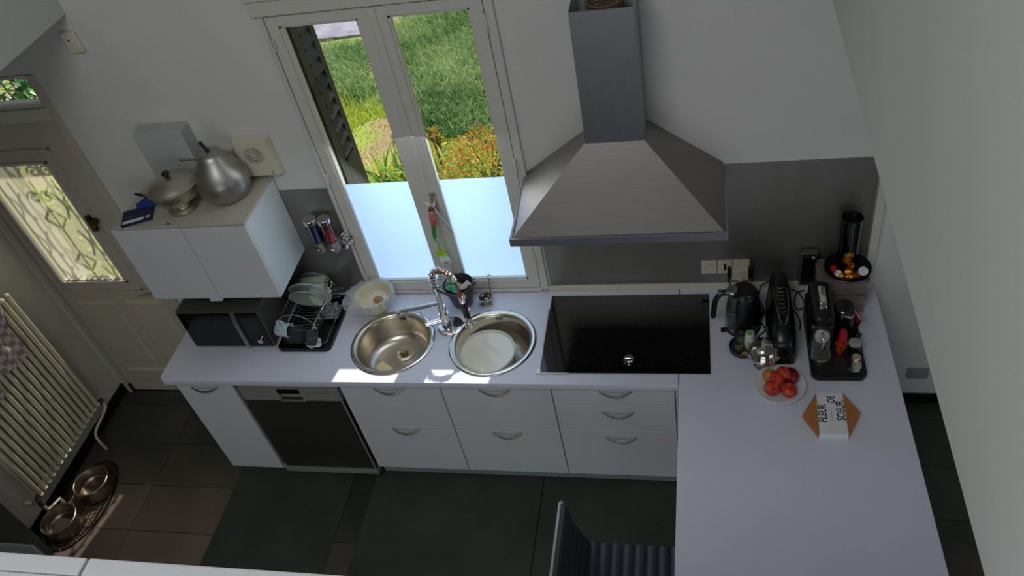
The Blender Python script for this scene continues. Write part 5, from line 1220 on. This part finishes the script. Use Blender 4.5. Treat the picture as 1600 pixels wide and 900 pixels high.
for i, (x, y, lab) in enumerate(((-.36, 2.30, 'broad-leaved lily clump at the lower left of the window view'), (-.16, 2.22, 'broad-leaved lily clump in the middle of the lower window view'), (.04, 2.20, 'broad-leaved lily clump just left of the window mullion'), (.22, 2.16, 'broad-leaved lily clump just right of the window mullion'))):
    leaf_clump('lily_clump', (x, y), 34, .44, .017, ['6d9a2f', 'a4c84a', '4f8a36', 'c9c050'], lab, 20+i, .9, 'plant', .55, .10, grp='lily clumps under the window')
def shrub(name, c, r, h, n, cols, ls, label, seed, cat='shrub', zc=None):
    """shrub: branches as parts, foliage as one stuff part per colour"""
    gz = ground_z(*c); t = thing(name, (c[0], c[1], gz), label, cat); rs = np.random.RandomState(seed)
    gb = G()
    for i in range(9):
        a = rs.uniform(0, 2*PI); q = rs.uniform(.3, .8)*r
        gb.tube([(c[0], c[1], gz-.01), (c[0]+q*.4*math.cos(a), c[1]+q*.4*math.sin(a), gz+h*.5), (c[0]+q*math.cos(a), c[1]+q*math.sin(a), gz+h*.85)], [.010, .007, .004], 5)
    build('branches', gb, mat('bark_'+name, '5b4a38', .8), t, smooth=True)
    for ci, cc in enumerate(cols):
        m = n//len(cols); P_ = rs.normal(size=(m, 3)); P_ /= np.linalg.norm(P_, axis=1)[:, None]; P_ *= (rs.uniform(.35, 1, m)**.5)[:, None]
        C_ = np.c_[c[0]+P_[:, 0]*r, c[1]+P_[:, 1]*r, gz+h*.55+P_[:, 2]*h*.45]
        u = rs.normal(size=(m, 3)); u /= np.linalg.norm(u, axis=1)[:, None]; v = np.cross(u, rs.normal(size=(m, 3))); v /= np.linalg.norm(v, axis=1)[:, None]
        s = ls*rs.uniform(.6, 1.3, m)[:, None]
        V = np.stack([C_-u*s, C_-v*s*.35, C_+u*s, C_+v*s*.35], 1).reshape(-1, 3)
        m_ = mat('%s_foliage_%d' % (name, ci), cc, .5)
        nt = m_.node_tree; b = nt.nodes['Principled BSDF']; tr = nt.nodes.new('ShaderNodeBsdfTranslucent'); tr.inputs[0].default_value = hx(cc); mx = nt.nodes.new('ShaderNodeMixShader'); mx.inputs[0].default_value = .35
        nt.links.new(b.outputs[0], mx.inputs[1]); nt.links.new(tr.outputs[0], mx.inputs[2]); nt.links.new(mx.outputs[0], nt.nodes['Material Output'].inputs[0])
        g = G(); g.add(V.tolist(), [(4*i, 4*i+1, 4*i+2, 4*i+3) for i in range(m)])
        build('foliage', g, m_, t, kind='stuff')
    return t
shrub('orange_shrub', (.60, 2.10), .40, .60, 3000, ['d9703e', 'e39a4c', 'c3cf5a', 'd2bc5a', '8fb04a', 'b5c850'], .022, 'orange and red tipped shrub at the right of the window view', 31)
shrub('orange_sprig', (.02, 2.62), .10, .40, 160, ['e2822e', 'b7c03c', 'c9d060'], .022, 'small orange-leaved sprig beside the window mullion', 33)
shrub('door_shrub', (-2.05, 1.1), .48, 1.1, 3800, ['b9cf2e', '9cc23a', 'd3d94a'], .035, 'lime green shrub behind the frosted door pane', 35)
t = thing('laurel_shrub', (-2.25, 1.35, -.08), 'long-leaved green shrub seen through the transom above the door', 'shrub')
gb = G()
rs = random.Random(8)
for i in range(8): gb.tube([(-2.5+.08*i, 1.3+.02*(i % 3), -.08), (-2.5+.08*i+.03, 1.32, 1.0), (-2.5+.08*i, 1.25, 1.7)], [.012, .010, .006], 6)
build('stems', gb, mat('green_stem', '4d5b2c', .7), t, smooth=True)
lm = [mat('laurel_leaf_%d' % i, c_, .4) for i, c_ in enumerate(['5f9a4a', '79b35a', '3f7a3a'])]
pr = []
for m_ in lm:
    vs = []; K = 5
    for i in range(K+1):
        s = i/K; w = .022*math.sin(PI*min(.98, s*.9+.08)); vs += [(-w, .17*s, -.05*s*s+.2*w), (0, .17*s, -.05*s*s), (w, .17*s, -.05*s*s+.2*w)]
    fs = []
    for i in range(K): a = i*3; fs += [(a, a+1, a+4, a+3), (a+1, a+2, a+5, a+4)]
    pr.append(build('leaf', G().add(vs, fs), m_, t, world=False, smooth=True, auto=180))
for i in range(280):
    L_ = (rs.uniform(-.32, .36), rs.uniform(-.30, .15), rs.uniform(1.35, 1.85)); R_ = (rs.uniform(-1.0, .3), rs.uniform(-.6, .6), rs.uniform(0, 2*PI))
    if i < 3: pr[i].location = L_; pr[i].rotation_euler = R_
    else: share(pr[rs.randrange(3)], 'leaf', t, L_, R_)
